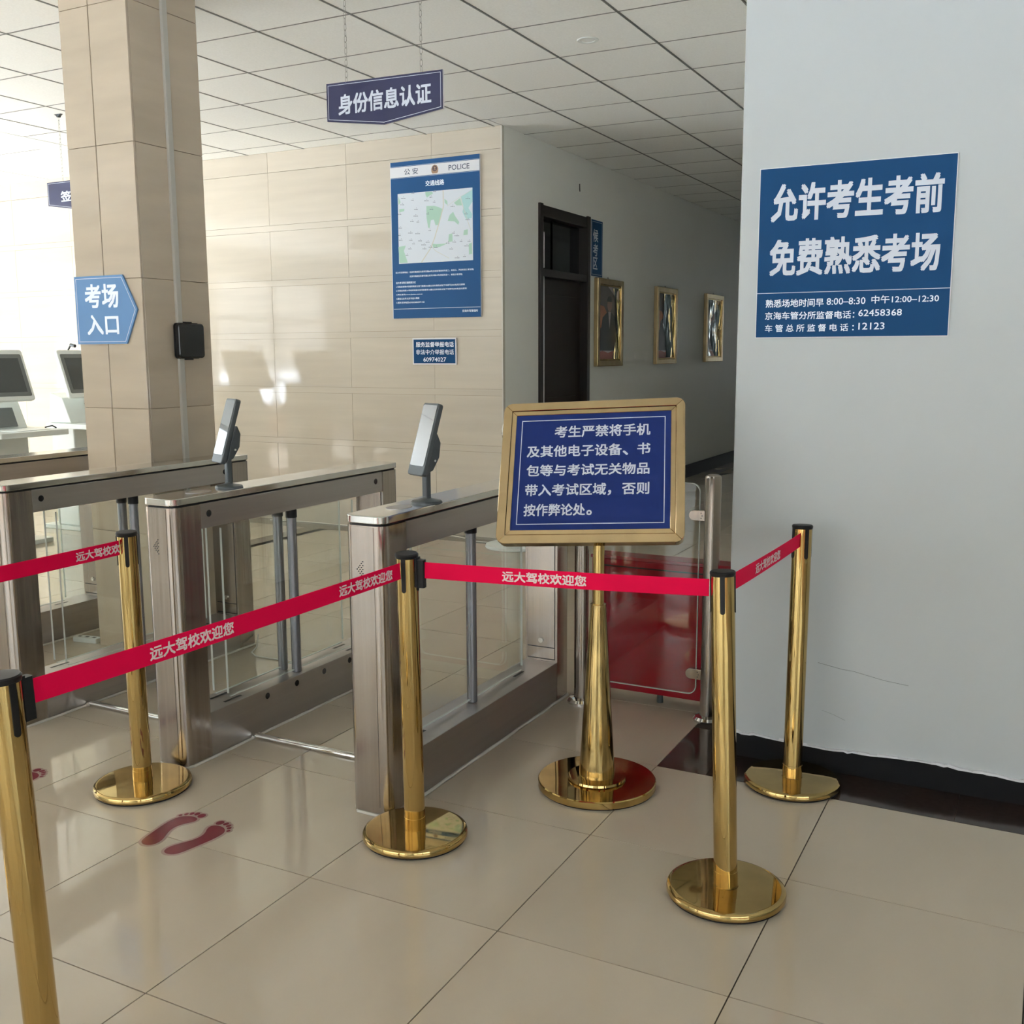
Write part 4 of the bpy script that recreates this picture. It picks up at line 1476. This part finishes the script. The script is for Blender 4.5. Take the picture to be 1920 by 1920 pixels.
# ================================================================== FLOOR FOOTPRINTS
def foot(label, cx, cyy, mirror, rz):
    t = thing('footprint_sticker', label, 'floor sticker', (cx, cyy, 0), rz, group='red footprint stickers on the floor')
    s = -1 if mirror else 1       # +1: left foot, big toe on the right
    sole = [(-0.004, -0.122), (0.014, -0.121), (0.026, -0.110), (0.030, -0.092), (0.026, -0.070), (0.016, -0.045), (0.006, -0.020), (0.004, 0.008), (0.012, 0.030), (0.026, 0.048), (0.034, 0.062), (0.034, 0.076), (0.022, 0.086), (0.000, 0.088), (-0.022, 0.080), (-0.036, 0.064), (-0.041, 0.040), (-0.041, 0.010), (-0.038, -0.025), (-0.034, -0.060), (-0.030, -0.092), (-0.022, -0.112)]
    # smooth the outline
    for _ in range(2):
        sole = [((a[0]*0.75+b[0]*0.25), (a[1]*0.75+b[1]*0.25)) if k == 0 else ((a[0]*0.25+b[0]*0.75), (a[1]*0.25+b[1]*0.75)) for a, b in zip(sole, sole[1:]+sole[:1]) for k in (0, 1)]
    toes = [(0.028, 0.103, 0.0125, 0.0145), (0.006, 0.108, 0.0080, 0.0105), (-0.011, 0.103, 0.0070, 0.0092), (-0.025, 0.093, 0.0062, 0.0082), (-0.037, 0.079, 0.0056, 0.0072)]
    fx = lambda p: (p[0]*s, p[1])
    def oval(x, y, a, b, g=0):
        return [(x+(a+g)*math.cos(2*PI*i/20), y+(b+g)*math.sin(2*PI*i/20)) for i in range(20)]
    c = Vector((-0.004, -0.01))
    film = []
    n = len(sole)
    for i in range(n):
        e = Vector(sole[(i+1) % n])-Vector(sole[i-1])
        nr = Vector((e.y, -e.x)).normalized()
        film.append((sole[i][0]+nr.x*0.009, sole[i][1]+nr.y*0.009))
    def sheet(name, polys, z0, z1, m):
        bm = nb()
        for q in polys:
            prism(bm, [fx(p) for p in q], z0, z1)
        return fin(name, bm, m, t)
    sheet('clear_margin', [film], 0.0002, 0.0006, M_stickc)
    for k, (x, y, a, b) in enumerate(toes):
        sheet('toe_margin', [oval(x, y, a, b, 0.0065)], 0.0002, 0.00062+k*0.00001, M_stickc)
        sheet('toe', [oval(x, y, a, b)], 0.0002, 0.0009, M_stickr)
    sheet('sole', [sole], 0.0002, 0.0009, M_stickr)
foot('red footprint sticker, left foot, in the lane beside the left brass stanchion', -1.178, 0.052, False, R(4))
foot('red footprint sticker, right foot, in the lane beside the left brass stanchion', -1.052, 0.040, True, R(-6))
foot('red footprint sticker, left foot, mostly hidden behind the nearest stanchion', -2.062, 0.075, False, R(2))
foot('red footprint sticker, right foot, toes showing beside the nearest stanchion', -1.930, 0.062, True, R(-6))

# ================================================================== SELF-SERVICE KIOSKS (facing +X)
def kiosk(label, yc, xf):
    t = thing('service_kiosk', label, 'kiosk', (xf, yc, 0), group='white self-service kiosks left of the column')
    # xf = front of the base plate; kiosk looks towards +X
    hw = 0.295
    bm = nb()
    prism(bm, rrect(-0.56, 0.0, -hw+0.02, hw, 0.02, 4), 0.0, 0.035)
    fin('base_plate', bm, M_kiosk, t, bevel=0.004)
    bm = nb()
    box(bm, -0.42, -0.15, -0.24, 0.24, 0.035, 0.86)
    fin('pedestal', bm, M_kiosk, t, bevel=0.01)
    bm = nb()
    prism(bm, [(-0.145, 0.86), (-0.06, 0.86), (-0.235, 1.13), (-0.33, 1.13)], -0.25, 0.25, 'y') if False else None
    for yy in (0,):
        pts = [(-0.42, 0.90), (-0.16, 0.90), (-0.255, 1.11), (-0.40, 1.15)]
        prism(bm, pts, -0.25, 0.25, 'y')
    fin('upper_body', bm, M_kiosk, t, bevel=0.006)
    bm = nb()
    prism(bm, [(-0.215, 0.915), (-0.148, 0.915), (-0.206, 1.06), (-0.25, 1.06)], -0.05, 0.16, 'y')
    fin('document_slot', bm, M_kbez, t, bevel=0.004)
    # writing shelf
    bm = nb()
    prism(bm, rrect(-0.42, 0.255, -hw, hw, 0.015, 4), 0.858, 0.900)
    sh = fin('shelf', bm, M_kiosk, t, bevel=0.004)
    bm = nb()
    prism(bm, rrect(0.02, 0.20, -0.13, 0.18, 0.01, 3), 0.9005, 0.906)
    fin('keypad_tray', bm, M_wplast, sh)
    bm = nb()
    tube(bm, [(0.10, 0.20, 0.912), (0.14, 0.235, 0.925), (0.155, 0.26, 0.906)], 0.006, 6)
    fin('pen', bm, M_black, sh)
    # tilted screen housing
    zc, xc_ = 1.31, -0.165
    tl = R(19)
    h = fin('screen_housing', prism(nb(), rrect(-hw, hw, -0.205, 0.205, 0.022, 5), -0.035, 0.0, 'x'), M_kiosk, t, bevel=0.006, loc=(xc_, 0, zc), rot=(0, -tl, 0))
    bm = nb()
    prism(bm, rrect(-hw+0.022, hw-0.022, -0.170, 0.168, 0.012, 4), -0.001, 0.0012, 'x')
    fin('bezel', bm, M_kbez, h)
    bm = nb()
    prism(bm, R4(-hw+0.055, hw-0.055, -0.138, 0.136), 0.0012, 0.0022, 'x')
    fin('display', bm, M_kscreen, h)
    return t
k1 = kiosk('white kiosk with tilted screen, cut by the left edge of the frame', 3.055, -5.795)
k2 = kiosk('white kiosk with tilted screen, half hidden by the column', 4.035, -5.880)
# small camera on the far kiosk
bm = nb()
tube(bm, [(-0.30, -0.12, 1.50), (-0.27, -0.12, 1.535), (-0.25, -0.10, 1.545)], 0.007, 6)
tube(bm, [(-0.25, -0.13, 1.545), (-0.20, -0.13, 1.535)], 0.014, 12)
fin('document_camera', bm, M_reader, k2)
bm = nb()
box(bm, -0.52, -0.44, -0.12, 0.10, 0.42, 0.72)
lathe(bm, [(0.0, 0.56), (0.12, 0.56), (0.12, 0.76), (0.0, 0.76)], 32, -0.30, -0.02)
bm.free()
t = thing('waste_bin', 'grey cylindrical steel bin under the left kiosk shelf', 'bin', (-5.66, 2.66, 0))
bm = nb()
lathe(bm, [(0.0, 0.0), (0.13, 0.0), (0.13, 0.70), (0.12, 0.72), (0.0, 0.72)], 40)
fin('drum', bm, M_steel, t)
bm = nb()
lathe(bm, [(0.131, 0.60), (0.133, 0.60), (0.133, 0.62), (0.131, 0.62)], 40)
fin('band', bm, M_reader, t)
t = thing('notice_strip', 'small grey notice strip stuck on the tiled wall between kiosks', 'notice', (0, 0, 0))
P = signplane(YW)
flat(t, 'sheet', [[(-8.74, 1.255), (-8.42, 1.255), (-8.44, 1.33), (-8.76, 1.33)]], *P, 0.001, 0.001, M_conduit)
flat(t, 'stripe', [[(-8.70, 1.270), (-8.50, 1.305), (-8.70, 1.305)]], *P, 0.002, 0.0005, M_edge)

# ================================================================== SMALL THINGS ON THE FLOOR
t = thing('air_purifier', 'white cylindrical floor appliance behind the notice board at the tiled wall', 'air purifier', (-2.40, 4.75, 0))
bm = nb()
lathe(bm, [(0.0, 0.0), (0.225, 0.0), (0.230, 0.006), (0.225, 0.022), (0.12, 0.034), (0.0, 0.036)], 48)
fin('foot_disc', bm, M_wplast, t)
bm = nb()
lathe(bm, [(0.0, 0.036), (0.100, 0.036), (0.105, 0.05), (0.105, 0.58), (0.095, 0.60), (0.0, 0.60)], 48)
fin('body', bm, M_wplast, t)
bm = nb()
lathe(bm, [(0.0, 0.60), (0.08, 0.60), (0.08, 0.606), (0.0, 0.606)], 40)
fin('grille', bm, M_kbez, t)

t = thing('floor_cable', 'thin white cable lying along the foot of the tiled wall', 'cable')
bm = nb()
tube(bm, [(-4.95, 4.93, 0.004), (-4.6, 4.975, 0.004), (-4.1, 4.97, 0.004), (-3.7, 4.975, 0.006), (-3.3, 4.96, 0.004), (-3.05, 4.93, 0.004), (-2.92, 4.88, 0.004), (-2.80, 4.80, 0.004), (-2.66, 4.79, 0.006)], 0.005, 6)
fin('cord', bm, M_cable, t)
t = thing('floor_cable', 'thin white cable crossing the turnstile lane floor', 'cable')
bm = nb()
tube(bm, [(-2.338, 1.78, 0.05), (-2.30, 1.72, 0.004), (-2.26, 1.64, 0.004), (-2.20, 1.60, 0.004), (-2.12, 1.60, 0.004), (-2.0, 1.61, 0.004), (-1.88, 1.607, 0.004), (-1.75, 1.60, 0.004), (-1.64, 1.61, 0.004)], 0.0035, 6)
fin('cord', bm, M_cable, t)
t = thing('power_strip', 'white power strip on the floor at the foot of the column', 'power strip', (-3.16, 1.42, 0), R(8))
bm = nb()
prism(bm, rrect(-0.075, 0.075, -0.024, 0.024, 0.008, 3), 0.0, 0.026)
b = fin('housing', bm, M_wplast, t, bevel=0.003)
bm = nb()
for k in range(3):
    box(bm, -0.055+k*0.045, -0.035+k*0.045, -0.008, 0.008, 0.0258, 0.0266)
fin('sockets', bm, M_black, b)
